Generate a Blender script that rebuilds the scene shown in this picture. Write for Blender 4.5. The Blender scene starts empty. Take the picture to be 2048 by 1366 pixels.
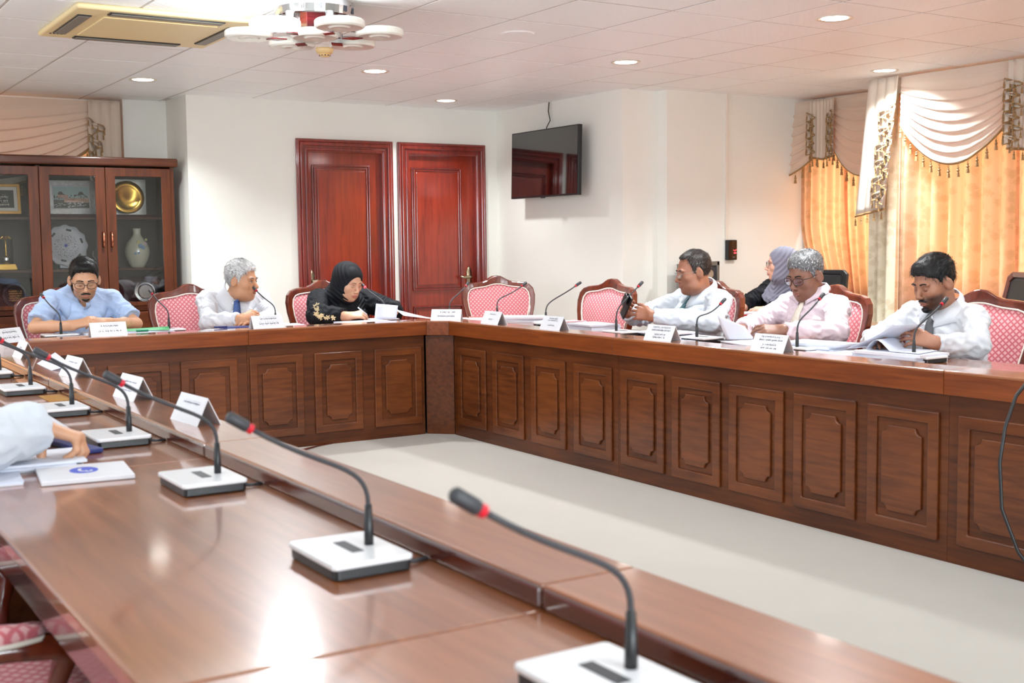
import bpy, math, random
import numpy as np
from mathutils import Vector, Matrix, noise
random.seed(7); np.random.seed(7)
R = math.radians
sc = bpy.context.scene
C = sc.collection

# ------------------------------------------------------------------ camera
F_PX, YAW, PITCH, ROLL, CAMZ = 2414.15, 0.563230, -0.0822644, -0.0112824, 1.273075
fw = Vector((math.sin(YAW)*math.cos(PITCH), math.cos(YAW)*math.cos(PITCH), math.sin(PITCH)))
r0 = Vector((math.cos(YAW), -math.sin(YAW), 0)); u0 = r0.cross(fw)
rt = r0*math.cos(ROLL) + u0*math.sin(ROLL); up = -r0*math.sin(ROLL) + u0*math.cos(ROLL)
cd = bpy.data.cameras.new('camera'); cam = bpy.data.objects.new('camera', cd); C.objects.link(cam)
cam.matrix_world = Matrix(((rt.x, up.x, -fw.x, 0), (rt.y, up.y, -fw.y, 0), (rt.z, up.z, -fw.z, CAMZ), (0, 0, 0, 1)))
cd.sensor_width = 36.0; cd.lens = 36.0*F_PX/2048.0; cd.clip_start = 0.05
cd.dof.use_dof = True; cd.dof.focus_distance = 7.3; cd.dof.aperture_fstop = 5.6
sc.camera = cam

# ------------------------------------------------------------------ world, exposure
w = bpy.data.worlds.new('world'); sc.world = w; w.use_nodes = True
w.node_tree.nodes['Background'].inputs[0].default_value = (0.75, 0.87, 1.0, 1)
w.node_tree.nodes['Background'].inputs[1].default_value = 1.2
sc.view_settings.view_transform = 'Standard'; sc.view_settings.look = 'None'
sc.view_settings.gamma = 1.0; sc.view_settings.use_curve_mapping = False
sc.view_settings.exposure = 0.78
try:
    sc.cycles.max_bounces = 9; sc.cycles.diffuse_bounces = 5; sc.cycles.glossy_bounces = 4
    sc.cycles.sample_clamp_indirect = 6.0; sc.cycles.caustics_reflective = False; sc.cycles.caustics_refractive = False
except Exception: pass

def area(name, loc, size, power, color=(1, 1, 1), rot=(0, 0, 0), shape='DISK', size_y=None):
    l = bpy.data.lights.new(name, 'AREA'); l.shape = shape; l.size = size
    if size_y: l.size_y = size_y
    l.energy = power; l.color = color
    o = bpy.data.objects.new(name, l); o.location = loc; o.rotation_euler = rot; C.objects.link(o)
    return o
CEIL = 2.483
WARM = (0.90, 0.95, 0.96)
LAMPS = [(5.14, 4.77), (5.12, 6.62), (5.12, 9.12), (3.81, 7.80), (2.51, 8.97), (7.05, 6.06)]
LAMPS_FILL = [(2.5, 3.6), (3.81, 3.5), (5.14, 2.9), (5.14, 1.0), (7.0, 3.2), (3.3, 1.0), (1.2, 0.2), (-0.4, 3.0), (-0.4, 5.6), (-0.4, 8.2), (2.6, -1.2), (5.0, -1.4)]
P_LAMP, P_FILL = 18.0, 9.0
for i, (x, y) in enumerate(LAMPS):
    area('downlight_or_fill_lamp', (x, y, CEIL-0.012), 0.15, P_LAMP*(0.5 if y > 9.1 else 0.7 if x > 5.1 and 6.5 < y < 7 else 1.15 if x > 5.0 else 1.0), WARM).data.spread = R(125)
for i, (x, y) in enumerate(LAMPS_FILL):
    area('downlight_or_fill_lamp', (x, y, CEIL-0.012), 0.3, P_FILL if x > 2.6 or y < 4 else P_FILL*2.5, WARM)  # unseen fill lamps added outside the view, without fittings
# daylight just outside the windows, plus added fill from the front (the lamps shine in through panes and curtains)
area('daylight_far_window', (8.45, 7.1, 1.45), 1.1, 20, (0.90, 0.98, 1.0), (0, R(90), 0), 'RECTANGLE', 1.1).data.size_y = 1.0
area('daylight_near_window', (8.0, 4.6, 1.45), 1.9, 64, (0.90, 0.98, 1.0), (0, R(90), 0), 'RECTANGLE', 3.6)
area('daylight_left_window', (1.0, 11.1, 1.5), 2.2, 60, (0.9, 0.95, 1.0), (R(-90), 0, 0), 'RECTANGLE', 1.8)
area('daylight_side_windows', (-1.75, 4.6, 1.5), 1.7, 80, (0.84, 0.93, 1.0), (0, R(-90), 0), 'RECTANGLE', 4.5)
area('fill_front_windows', (1.0, -3.25, 1.45), 3.8, 270, (0.86, 0.94, 1.0), (R(90), 0, 0), 'RECTANGLE', 1.7)  # added fill lamp behind the camera, brightens the far walls

# ------------------------------------------------------------------ materials
def nmat(name):
    m = bpy.data.materials.new(name); m.use_nodes = True
    nt = m.node_tree; b = nt.nodes['Principled BSDF']
    return m, nt, b
def lin(c):
    return tuple((x/12.92 if x <= 0.04045 else ((x+0.055)/1.055)**2.4) for x in [v/255.0 for v in c]) + (1,)
def pm(name, rgb, rough=0.5, metal=0.0, coat=0.0, spec=0.5, emit=0, var=0.0, vscale=8.0, bump=0.0, bscale=120.0, sheen=0.0, alpha=1.0, trans=0.0):
    m, nt, b = nmat(name)
    c = lin(rgb); b.inputs['Base Color'].default_value = c
    b.inputs['Roughness'].default_value = rough; b.inputs['Metallic'].default_value = metal
    b.inputs['Coat Weight'].default_value = coat; b.inputs['Coat Roughness'].default_value = 0.06
    b.inputs['Specular IOR Level'].default_value = spec
    b.inputs['Sheen Weight'].default_value = sheen
    b.inputs['Transmission Weight'].default_value = trans
    if emit:
        b.inputs['Emission Color'].default_value = c; b.inputs['Emission Strength'].default_value = emit
    tc = nt.nodes.new('ShaderNodeTexCoord')
    if var:
        n = nt.nodes.new('ShaderNodeTexNoise'); n.inputs['Scale'].default_value = vscale; n.inputs['Detail'].default_value = 4
        nt.links.new(tc.outputs['Object'], n.inputs['Vector'])
        mr = nt.nodes.new('ShaderNodeMapRange'); mr.inputs[1].default_value = 0.3; mr.inputs[2].default_value = 0.7
        mr.inputs[3].default_value = 1-var; mr.inputs[4].default_value = 1+var*0.5
        nt.links.new(n.outputs['Fac'], mr.inputs[0])
        mx = nt.nodes.new('ShaderNodeVectorMath'); mx.operation = 'SCALE'; mx.inputs[0].default_value = c[:3]
        nt.links.new(mr.outputs[0], mx.inputs['Scale']); nt.links.new(mx.outputs[0], b.inputs['Base Color'])
    if bump:
        n2 = nt.nodes.new('ShaderNodeTexNoise'); n2.inputs['Scale'].default_value = bscale; n2.inputs['Detail'].default_value = 3
        nt.links.new(tc.outputs['Object'], n2.inputs['Vector'])
        bp = nt.nodes.new('ShaderNodeBump'); bp.inputs['Strength'].default_value = bump; bp.inputs['Distance'].default_value = 0.004
        nt.links.new(n2.outputs['Fac'], bp.inputs['Height']); nt.links.new(bp.outputs[0], b.inputs['Normal'])
    return m
def wood(name, dark, light, scale=(1.2, 14, 14), rough=0.3, coat=0.6, coat_r=0.08, spec=0.5):
    m, nt, b = nmat(name); N = nt.nodes; L = nt.links
    tc = N.new('ShaderNodeTexCoord'); mp = N.new('ShaderNodeMapping'); mp.inputs['Scale'].default_value = scale
    L.new(tc.outputs['Object'], mp.inputs[0])
    n = N.new('ShaderNodeTexNoise'); n.inputs['Scale'].default_value = 3.0; n.inputs['Detail'].default_value = 6; n.inputs['Distortion'].default_value = 0.6
    L.new(mp.outputs[0], n.inputs['Vector'])
    n2 = N.new('ShaderNodeTexNoise'); n2.inputs['Scale'].default_value = 1.6; n2.inputs['Detail'].default_value = 2
    L.new(tc.outputs['Object'], n2.inputs['Vector'])
    ad = N.new('ShaderNodeMath'); ad.operation = 'MULTIPLY_ADD'; ad.inputs[1].default_value = 0.6
    L.new(n.outputs['Fac'], ad.inputs[0])
    ml = N.new('ShaderNodeMath'); ml.operation = 'MULTIPLY'; ml.inputs[1].default_value = 0.4
    L.new(n2.outputs['Fac'], ml.inputs[0]); L.new(ml.outputs[0], ad.inputs[2])
    cr = N.new('ShaderNodeValToRGB'); cr.color_ramp.elements[0].position = 0.36; cr.color_ramp.elements[1].position = 0.64
    cr.color_ramp.elements[0].color = lin(dark); cr.color_ramp.elements[1].color = lin(light)
    L.new(ad.outputs[0], cr.inputs[0]); L.new(cr.outputs[0], b.inputs['Base Color'])
    b.inputs['Roughness'].default_value = rough; b.inputs['Coat Weight'].default_value = coat
    b.inputs['Coat Roughness'].default_value = coat_r; b.inputs['Specular IOR Level'].default_value = spec
    return m
M = {}
M['wall'] = pm('wall_paint', (241, 240, 233), 0.75, var=0.02, vscale=1.5, bump=0.05, bscale=300)
M['wall_b'] = pm('wall_paint_plain', (232, 226, 214), 0.8)
M['carpet'] = pm('carpet', (176, 169, 160), 0.95, var=0.03, vscale=3, bump=0.5, bscale=420, sheen=0.2)
M['skirting'] = pm('skirting', (222, 214, 198), 0.5)
M['apron'] = wood('wood_apron', (98, 43, 14), (134, 66, 25), (1.0, 16, 16), 0.32, 0.35, 0.1, 0.35)
M['base'] = wood('wood_base', (66, 30, 11), (98, 49, 19), (1.0, 14, 14), 0.36, 0.25, 0.12, 0.3)
M['panelw'] = wood('wood_panel', (74, 34, 13), (110, 57, 23), (1.4, 14, 14), 0.32, 0.35, 0.1, 0.35)
M['top'] = wood('wood_top', (122, 68, 36), (158, 94, 54), (1.0, 12, 12), 0.3, 1.0, 0.09, 0.6)
M['edge'] = wood('wood_edge_dark', (58, 20, 12), (84, 32, 18), (1.0, 12, 12), 0.25, 0.9, 0.08)
M['door'] = wood('wood_door', (118, 30, 14), (158, 50, 24), (12, 12, 0.9), 0.28, 0.7)
M['doorframe'] = wood('wood_doorframe', (104, 22, 14), (142, 38, 22), (10, 10, 1.2), 0.25, 0.8)
M['cab'] = wood('wood_cabinet', (66, 30, 13), (100, 49, 22), (12, 12, 1.0), 0.38, 0.2, 0.12, 0.3)
M['cabh'] = wood('wood_cabinet_across', (66, 30, 13), (100, 49, 22), (1.2, 12, 12), 0.38, 0.2, 0.12, 0.3)
M['cabin'] = pm('cabinet_inside', (84, 74, 68), 0.7)
M['chairw'] = wood('wood_chair', (84, 30, 18), (122, 52, 30), (8, 8, 3), 0.22, 0.9)
M['deskred'] = wood('wood_side_desk', (72, 18, 16), (100, 30, 22), (14, 1.0, 14), 0.25, 0.8)
M['desktan'] = wood('wood_side_desk_top', (150, 84, 48), (176, 106, 64), (14, 1.0, 14), 0.25, 0.8)
M['black'] = pm('black_plastic', (24, 24, 26), 0.4)
M['blackg'] = pm('black_gloss', (10, 10, 12), 0.06, coat=0.6)
M['screen'] = pm('tv_screen', (9, 8, 9), 0.04, coat=1.0, spec=0.7)
M['dgrey'] = pm('dark_grey_rubber', (52, 52, 56), 0.55)
M['grey'] = pm('grey_metal', (132, 130, 126), 0.35, metal=0.6)
M['chrome'] = pm('chrome', (215, 215, 218), 0.1, metal=1.0)
M['brass'] = pm('aged_brass', (178, 164, 136), 0.3, metal=1.0)
M['gold'] = pm('gold', (210, 165, 80), 0.28, metal=0.9)
M['golds'] = pm('gold_frame', (190, 140, 70), 0.35, metal=0.6)
M['copper'] = pm('copper_handle', (200, 128, 100), 0.25, metal=1.0)
M['silver'] = pm('silver', (205, 203, 200), 0.25, metal=0.9)
M['white'] = pm('white_plastic', (222, 222, 225), 0.3, coat=0.3)
M['paper'] = pm('paper', (212, 214, 224), 0.7)
M['paperb'] = pm('paper_shade', (198, 202, 216), 0.7)
M['card'] = pm('card_white', (212, 212, 217), 0.45)
M['ink'] = pm('ink', (40, 40, 52), 0.6)
M['inkb'] = pm('ink_blue', (58, 84, 190), 0.5)
M['inkf'] = pm('ink_faint', (120, 124, 142), 0.6)
M['red'] = pm('red_ring', (196, 22, 44), 0.3, coat=0.4)
M['redl'] = pm('red_light', (255, 50, 60), 0.4, emit=3.5)
M['green'] = pm('green_folder', (70, 168, 104), 0.45)
M['greend'] = pm('green_pen', (20, 130, 92), 0.4)
M['navy'] = pm('navy', (34, 48, 110), 0.4)
M['redb'] = pm('red_book', (178, 34, 44), 0.45)
M['pink'] = pm('pink_paper', (244, 170, 176), 0.6)
M['beige'] = pm('ac_beige', (236, 214, 164), 0.45)
M['beiged'] = pm('ac_louver', (128, 122, 112), 0.5)
M['cream'] = pm('cream_trim', (236, 226, 214), 0.6)
M['trimgold'] = pm('gold_fringe', (160, 124, 78), 0.6, bump=0.4, bscale=200)
M['ivory'] = pm('vase_glaze', (222, 220, 198), 0.15, coat=0.6)
M['lamp'] = pm('lamp_disc', (255, 250, 240), 0.5, emit=7)
M['lampring'] = pm('lamp_ring', (226, 214, 200), 0.35, metal=0.3)
M['lit'] = pm('lamp_lit', (255, 255, 255), 0.5, emit=6)
M['opal'] = pm('lamp_opal', (238, 234, 224), 0.25, coat=0.5)
M['maroon'] = pm('lamp_maroon', (96, 22, 26), 0.2, coat=0.5)
M['smoke'] = pm('smoke_cream', (238, 206, 150), 0.45)
M['flower_b'] = pm('flower_blue', (160, 190, 220), 0.4)
M['flower_p'] = pm('flower_pink', (226, 196, 204), 0.4)
M['flower_y'] = pm('flower_yellow', (232, 222, 160), 0.4)
M['maroonbox'] = pm('maroon_velvet', (70, 24, 34), 0.8)
M['windowf'] = pm('window_frame', (238, 238, 236), 0.4)
M['tie_blue'] = pm('tie_blue', (66, 92, 150), 0.6, var=0.5, vscale=160)
M['tie_green'] = None
M['tie_cream'] = pm('tie_cream', (226, 216, 200), 0.55, var=0.15, vscale=60)
M['tie_dark'] = pm('tie_dark', (70, 70, 76), 0.5)
M['watch'] = pm('watch_dial', (236, 226, 206), 0.25, metal=0.2)
M['wavy'] = None

def glass_mat(name, tint=(1, 1, 1), refl=0.08, k=1.0):
    m, nt, b = nmat(name); N = nt.nodes; L = nt.links
    out = [n for n in N if n.type == 'OUTPUT_MATERIAL'][0]
    N.remove(b)
    t = N.new('ShaderNodeBsdfTransparent'); t.inputs[0].default_value = (*tint, 1)
    g = N.new('ShaderNodeBsdfGlossy'); g.inputs['Roughness'].default_value = 0.02
    f = N.new('ShaderNodeFresnel'); f.inputs[0].default_value = 1.5
    a = N.new('ShaderNodeMath'); a.operation = 'ADD'; a.inputs[1].default_value = refl-0.04
    L.new(f.outputs[0], a.inputs[0])
    a2 = N.new('ShaderNodeMath'); a2.operation = 'MULTIPLY'; a2.inputs[1].default_value = k; L.new(a.outputs[0], a2.inputs[0])
    mx = N.new('ShaderNodeMixShader'); L.new(a2.outputs[0], mx.inputs[0]); L.new(t.outputs[0], mx.inputs[1]); L.new(g.outputs[0], mx.inputs[2])
    L.new(mx.outputs[0], out.inputs[0])
    return m
M['glass'] = glass_mat('pane_glass', (0.95, 0.96, 0.96), 0.06)
M['lens'] = glass_mat('lens_glass', (0.97, 0.98, 1.0), 0.05, 0.35)
M['lensb'] = glass_mat('lens_glass_violet', (0.85, 0.85, 1.0), 0.06, 0.4)

def lattice_fabric():
    # pink upholstery woven with a lattice of light diamonds
    m, nt, b = nmat('pink_lattice_fabric'); N = nt.nodes; L = nt.links
    tc = N.new('ShaderNodeTexCoord'); sp = N.new('ShaderNodeSeparateXYZ'); L.new(tc.outputs['UV'], sp.inputs[0])
    def mth(op, a, b2=None, v=None):
        n = N.new('ShaderNodeMath'); n.operation = op
        L.new(a, n.inputs[0])
        if b2 is not None: L.new(b2, n.inputs[1])
        if v is not None: n.inputs[1].default_value = v
        return n.outputs[0]
    k = 1/0.031
    s = mth('ADD', sp.outputs[0], sp.outputs[1]); d = mth('SUBTRACT', sp.outputs[0], sp.outputs[1])
    s = mth('PINGPONG', mth('MULTIPLY', s, v=k), v=0.5); d = mth('PINGPONG', mth('MULTIPLY', d, v=k), v=0.5)
    mn = mth('MINIMUM', s, d)
    cr = N.new('ShaderNodeValToRGB'); e = cr.color_ramp.elements
    e[0].position = 0.12; e[0].color = lin((200, 98, 108)); e[1].position = 0.24; e[1].color = lin((228, 172, 174))
    L.new(mn, cr.inputs[0]); L.new(cr.outputs[0], b.inputs['Base Color'])
    b.inputs['Roughness'].default_value = 0.7; b.inputs['Sheen Weight'].default_value = 0.3
    bp = N.new('ShaderNodeBump'); bp.inputs['Strength'].default_value = 0.3; bp.inputs['Distance'].default_value = 0.002
    L.new(mn, bp.inputs['Height']); L.new(bp.outputs[0], b.inputs['Normal'])
    return m
M['fabric'] = lattice_fabric()

def tile_mat(name='ceiling_tile_face'):
    m, nt, b = nmat(name); N = nt.nodes; L = nt.links
    b.inputs['Base Color'].default_value = lin((250, 252, 254)); b.inputs['Roughness'].default_value = 0.42
    b.inputs['Specular IOR Level'].default_value = 0.4
    tc = N.new('ShaderNodeTexCoord')
    mp = N.new('ShaderNodeMapping'); mp.inputs['Rotation'].default_value = (0, 0, R(45)); mp.inputs['Scale'].default_value = (1, 1, 1)
    L.new(tc.outputs['Object'], mp.inputs[0])
    w1 = N.new('ShaderNodeTexWave'); w1.inputs['Scale'].default_value = 9; w1.inputs['Distortion'].default_value = 1.5; w1.inputs['Detail'].default_value = 1
    L.new(mp.outputs[0], w1.inputs['Vector'])
    ck = N.new('ShaderNodeTexChecker'); ck.inputs['Scale'].default_value = 26
    L.new(tc.outputs['Object'], ck.inputs['Vector'])
    ad = N.new('ShaderNodeMath'); ad.operation = 'MULTIPLY_ADD'; ad.inputs[1].default_value = 0.35
    L.new(ck.outputs['Fac'], ad.inputs[0]); L.new(w1.outputs['Fac'], ad.inputs[2])
    bp = N.new('ShaderNodeBump'); bp.inputs['Strength'].default_value = 0.12; bp.inputs['Distance'].default_value = 0.004
    L.new(ad.outputs[0], bp.inputs['Height']); L.new(bp.outputs[0], b.inputs['Normal'])
    return m
M['tile'] = tile_mat()
M['ceilback'] = pm('ceiling_board', (200, 194, 188), 0.7)
M['grid'] = pm('ceiling_grid', (196, 188, 182), 0.5)

def cloth_mat(name, rgb, trgb=None, tf=0.4, damask=0.0):
    m, nt, b = nmat(name); N = nt.nodes; L = nt.links
    out = [n for n in N if n.type == 'OUTPUT_MATERIAL'][0]
    b.inputs['Roughness'].default_value = 0.7; b.inputs['Sheen Weight'].default_value = 0.2
    c = lin(rgb); b.inputs['Base Color'].default_value = c
    tc = N.new('ShaderNodeTexCoord')
    fac = None
    if damask:
        mp = N.new('ShaderNodeMapping'); mp.inputs['Scale'].default_value = (1, 1, 1)
        L.new(tc.outputs['UV'], mp.inputs[0])
        n = N.new('ShaderNodeTexNoise'); n.inputs['Scale'].default_value = 14; n.inputs['Detail'].default_value = 6; n.inputs['Distortion'].default_value = 2.2
        L.new(mp.outputs[0], n.inputs['Vector'])
        v = N.new('ShaderNodeTexVoronoi'); v.inputs['Scale'].default_value = 6.5; L.new(mp.outputs[0], v.inputs['Vector'])
        a = N.new('ShaderNodeMath'); a.operation = 'MULTIPLY'; L.new(n.outputs['Fac'], a.inputs[0]); L.new(v.outputs['Distance'], a.inputs[1])
        cr = N.new('ShaderNodeValToRGB'); e = cr.color_ramp.elements; e[0].position = 0.16; e[1].position = 0.24
        k = 1-damask
        e[0].color = (c[0]*k, c[1]*k*0.97, c[2]*k*0.9, 1); e[1].color = c
        L.new(a.outputs[0], cr.inputs[0]); L.new(cr.outputs[0], b.inputs['Base Color'])
        cr2 = N.new('ShaderNodeValToRGB'); e2 = cr2.color_ramp.elements; e2[0].position = 0.15; e2[1].position = 0.26; e2[0].color = (1-damask, 1-damask*1.15, 1-damask*1.3, 1); e2[1].color = (1, 1, 1, 1); L.new(a.outputs[0], cr2.inputs[0])
        fac = cr.outputs[0]
    if trgb:
        t = N.new('ShaderNodeBsdfTranslucent'); t.inputs[0].default_value = lin(trgb)
        if fac is not None:
            mm = N.new('ShaderNodeMix'); mm.data_type = 'RGBA'; mm.blend_type = 'MULTIPLY'; mm.inputs[0].default_value = 1.0
            mm.inputs[6].default_value = lin(trgb); L.new(cr2.outputs[0], mm.inputs[7]); L.new(mm.outputs[2], t.inputs[0])
        mx = N.new('ShaderNodeMixShader'); mx.inputs[0].default_value = tf
        L.new(b.outputs[0], mx.inputs[1]); L.new(t.outputs[0], mx.inputs[2]); L.new(mx.outputs[0], out.inputs[0])
    return m
M['curtain'] = cloth_mat('curtain_damask', (226, 208, 180), (255, 176, 112), 0.55, 0.13)
M['curtain_unlit'] = cloth_mat('curtain_unlit', (238, 228, 204), None, 0, 0.16)  # opaque paler copy of the curtain cloth, the missing backlight put into it
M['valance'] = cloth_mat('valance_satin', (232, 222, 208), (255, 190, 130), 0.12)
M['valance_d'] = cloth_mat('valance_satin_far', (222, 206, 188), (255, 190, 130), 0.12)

def stripes(name, a, b2, c3, scale):
    m, nt, b = nmat(name); N = nt.nodes; L = nt.links
    tc = N.new('ShaderNodeTexCoord'); mp = N.new('ShaderNodeMapping'); mp.inputs['Rotation'].default_value = (0, 0, R(35))
    L.new(tc.outputs['UV'], mp.inputs[0])
    wv = N.new('ShaderNodeTexWave'); wv.inputs['Scale'].default_value = scale; L.new(mp.outputs[0], wv.inputs['Vector'])
    cr = N.new('ShaderNodeValToRGB'); e = cr.color_ramp.elements; e[0].color = lin(a); e[0].position = 0.3; e[1].color = lin(b2); e[1].position = 0.55
    x = cr.color_ramp.elements.new(0.85); x.color = lin(c3)
    L.new(wv.outputs['Fac'], cr.inputs[0]); L.new(cr.outputs[0], b.inputs['Base Color']); b.inputs['Roughness'].default_value = 0.5
    return m
M['tie_green'] = stripes('tie_green_stripes', (24, 40, 62), (30, 58, 96), (44, 120, 116), 5.0)

# ------------------------------------------------------------------ mesh helpers
class MB:
    """collects simple solids and links them as ONE mesh object"""
    def __init__(s): s.v = []; s.f = []; s.mi = []; s.uv = None
    def add(s, vs, fs, mi=0):
        n = len(s.v); s.v += [tuple(p) for p in vs]; s.f += [tuple(i+n for i in f) for f in fs]; s.mi += [mi]*len(fs); return s
    def box(s, x0, x1, y0, y1, z0, z1, mi=0):
        vs = [(x, y, z) for x in (x0, x1) for y in (y0, y1) for z in (z0, z1)]
        return s.add(vs, [(0, 1, 3, 2), (4, 6, 7, 5), (0, 4, 5, 1), (2, 3, 7, 6), (0, 2, 6, 4), (1, 5, 7, 3)], mi)
    def prism(s, poly, z0, z1, mi=0, f=None):
        """poly of 2D points extruded; f maps (a,b,h)->xyz"""
        f = f or (lambda a, b, h: (a, b, h)); n = len(poly)
        vs = [f(a, b, z0) for a, b in poly] + [f(a, b, z1) for a, b in poly]
        fs = [tuple(range(n))[::-1], tuple(range(n, 2*n))] + [(i, (i+1) % n, n+(i+1) % n, n+i) for i in range(n)]
        return s.add(vs, fs, mi)
    def ring(s, outer, inner, z0, z1, mi=0, f=None):
        """frame between two outlines with equal point counts"""
        f = f or (lambda a, b, h: (a, b, h)); n = len(outer)
        vs = [f(a, b, z) for z in (z0, z1) for pl in (outer, inner) for a, b in pl]
        fs = []
        for i in range(n):
            j = (i+1) % n
            fs += [(i, j, n+j, n+i), (2*n+i, 3*n+i, 3*n+j, 2*n+j), (i, 2*n+i, 2*n+j, j), (n+i, n+j, 3*n+j, 3*n+i)]
        return s.add(vs, fs, mi)
    def tube(s, pts, r, n=8, mi=0, closed=False, flat=1.0):
        pts = [Vector(p) for p in pts]; m = len(pts); rs = r if hasattr(r, '__len__') else [r]*m
        vs = []; prev = None
        for i, p in enumerate(pts):
            a = pts[(i-1) % m] if (closed or i > 0) else p; b = pts[(i+1) % m] if (closed or i < m-1) else p
            t = (b-a).normalized()
            if prev is None:
                ref = Vector((0, 0, 1)) if abs(t.z) < 0.9 else Vector((1, 0, 0)); nrm = (ref-t*ref.dot(t)).normalized()
            else:
                nrm = (prev-t*prev.dot(t)); nrm = nrm.normalized() if nrm.length > 1e-6 else prev
            prev = nrm; bi = t.cross(nrm)
            for k in range(n):
                an = 2*math.pi*k/n; vs.append(p+nrm*math.cos(an)*rs[i]+bi*math.sin(an)*rs[i]*flat)
        fs = []
        for i in range(m if closed else m-1):
            for k in range(n):
                j = (i+1) % m; fs.append((i*n+k, i*n+(k+1) % n, j*n+(k+1) % n, j*n+k))
        if not closed: fs += [tuple(range(n))[::-1], tuple(range((m-1)*n, m*n))]
        return s.add(vs, fs, mi)
    def lathe(s, prof, n=24, c=(0, 0, 0), mi=0, f=None):
        """prof list of (r,z) round the z axis"""
        f = f or (lambda x, y, z: (x+c[0], y+c[1], z+c[2])); vs = []; m = len(prof)
        for r, z in prof:
            for k in range(n):
                a = 2*math.pi*k/n; vs.append(f(r*math.cos(a), r*math.sin(a), z))
        fs = [(i*n+k, i*n+(k+1) % n, (i+1)*n+(k+1) % n, (i+1)*n+k) for i in range(m-1) for k in range(n)]
        fs += [tuple(range(n))[::-1], tuple(range((m-1)*n, m*n))]
        return s.add(vs, fs, mi)
    def grid(s, fn, nu, nv, mi=0, closeu=False):
        vs = [fn(i/(nu if closeu else nu-1), j/(nv-1)) for j in range(nv) for i in range(nu)]
        fs = [(j*nu+i, j*nu+(i+1) % nu, (j+1)*nu+(i+1) % nu, (j+1)*nu+i) for j in range(nv-1) for i in range(nu if closeu else nu-1)]
        s.uvs = [(i/(nu-1), j/(nv-1)) for j in range(nv) for i in range(nu)]
        return s.add(vs, fs, mi)
    def sphere(s, c, r, n=12, m=8, mi=0):
        r = r if hasattr(r, '__len__') else (r, r, r); vs = [(c[0], c[1], c[2]-r[2])]; fs = []
        for j in range(1, m):
            ph = -math.pi/2+math.pi*j/m
            for k in range(n):
                a = 2*math.pi*k/n; vs.append((c[0]+r[0]*math.cos(ph)*math.cos(a), c[1]+r[1]*math.cos(ph)*math.sin(a), c[2]+r[2]*math.sin(ph)))
        vs.append((c[0], c[1], c[2]+r[2]))
        for k in range(n): fs.append((0, 1+(k+1) % n, 1+k))
        for j in range(m-2):
            for k in range(n): fs.append((1+j*n+k, 1+j*n+(k+1) % n, 1+(j+1)*n+(k+1) % n, 1+(j+1)*n+k))
        e = len(vs)-1
        for k in range(n): fs.append((e, 1+(m-2)*n+k, 1+(m-2)*n+(k+1) % n))
        return s.add(vs, fs, mi)
    def build(s, name, mats, parent=None, smooth=False, bevel=0, loc=None, solid=0, uv=None, seg=2):
        me = bpy.data.meshes.new(name); me.from_pydata(s.v, [], s.f); me.update()
        if not isinstance(mats, (list, tuple)): mats = [mats]
        for m in mats: me.materials.append(m)
        if len(mats) > 1: me.polygons.foreach_set('material_index', s.mi)
        if smooth: me.polygons.foreach_set('use_smooth', [True]*len(me.polygons))
        if uv is not None:
            ul = me.uv_layers.new(name='UVMap')
            for l in me.loops: ul.data[l.index].uv = uv(me.vertices[l.vertex_index].co) if callable(uv) else uv[l.vertex_index]
        o = bpy.data.objects.new(name, me); C.objects.link(o)
        if parent: o.parent = parent
        if loc: o.location = loc
        if bevel:
            b = o.modifiers.new('bevel', 'BEVEL'); b.width = bevel; b.segments = seg; b.limit_method = 'ANGLE'; b.angle_limit = R(35)
            b.harden_normals = False
        if solid:
            b = o.modifiers.new('solid', 'SOLIDIFY'); b.thickness = solid; b.offset = 0
        return o
def thing(name, label, cat, loc=(0, 0, 0), rz=0, group=None):
    o = bpy.data.objects.new(name, None); o.empty_display_size = 0.1; C.objects.link(o)
    o.location = loc; o.rotation_euler = (0, 0, rz); o['label'] = label; o['category'] = cat
    if group: o['group'] = group
    return o
def tag(o, label, cat, group=None):
    o['label'] = label; o['category'] = cat
    if group: o['group'] = group
    return o
def struct(o): o['kind'] = 'structure'; return o
def dup(root, loc=None, rz=None, label=None, group=None):
    def cp(o, par):
        c = o.copy(); C.objects.link(c)
        if par: c.parent = par
        for ch in o.children: cp(ch, c)
        return c
    r = cp(root, None)
    if loc is not None: r.location = loc
    if rz is not None: r.rotation_euler = (0, 0, rz)
    if label: r['label'] = label
    if group: r['group'] = group
    return r
XZ = lambda y0: (lambda a, b, h: (a, y0+h, b))
# ================================================================== SETTING
struct(MB().box(-1.6, 8.3, -3.0, 10.5, -0.05, 0).build('floor', M['carpet']))
def wallseg(name, x0, x1, y0, y1, z0=0, z1=CEIL+0.04): return struct(MB().box(x0, x1, y0, y1, z0, z1).build(name, M['wall']))
wb = MB()
for x0_, x1_, z0_, z1_ in [(3.17, 4.08, 0, CEIL+.04), (4.08, 4.783, 2.065, CEIL+.04), (4.783, 5.04, 0, CEIL+.04), (5.04, 5.74, 2.065, CEIL+.04), (5.74, 5.98, 0, CEIL+.04)]:
    wb.box(x0_, x1_, 9.70, 9.82, z0_, z1_)
struct(wb.build('wall_back', M['wall']))
MB().box(4.0, 5.85, 9.82, 9.86, 0, 2.2).build('door_backing', M['wall_b'], bpy.data.objects['wall_back'])
wallseg('wall_tv', 5.98, 6.12, 7.92, 9.82)
wallseg('wall_pier', 5.98, 6.34, 7.78, 7.92)
wallseg('wall_right_back', 6.34, 8.0, 7.66, 7.92)
wallseg('wall_left_jog', 2.69, 3.05, 10.25, 10.40)
wallseg('wall_left_return', 3.05, 3.17, 9.70, 10.40)
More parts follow.
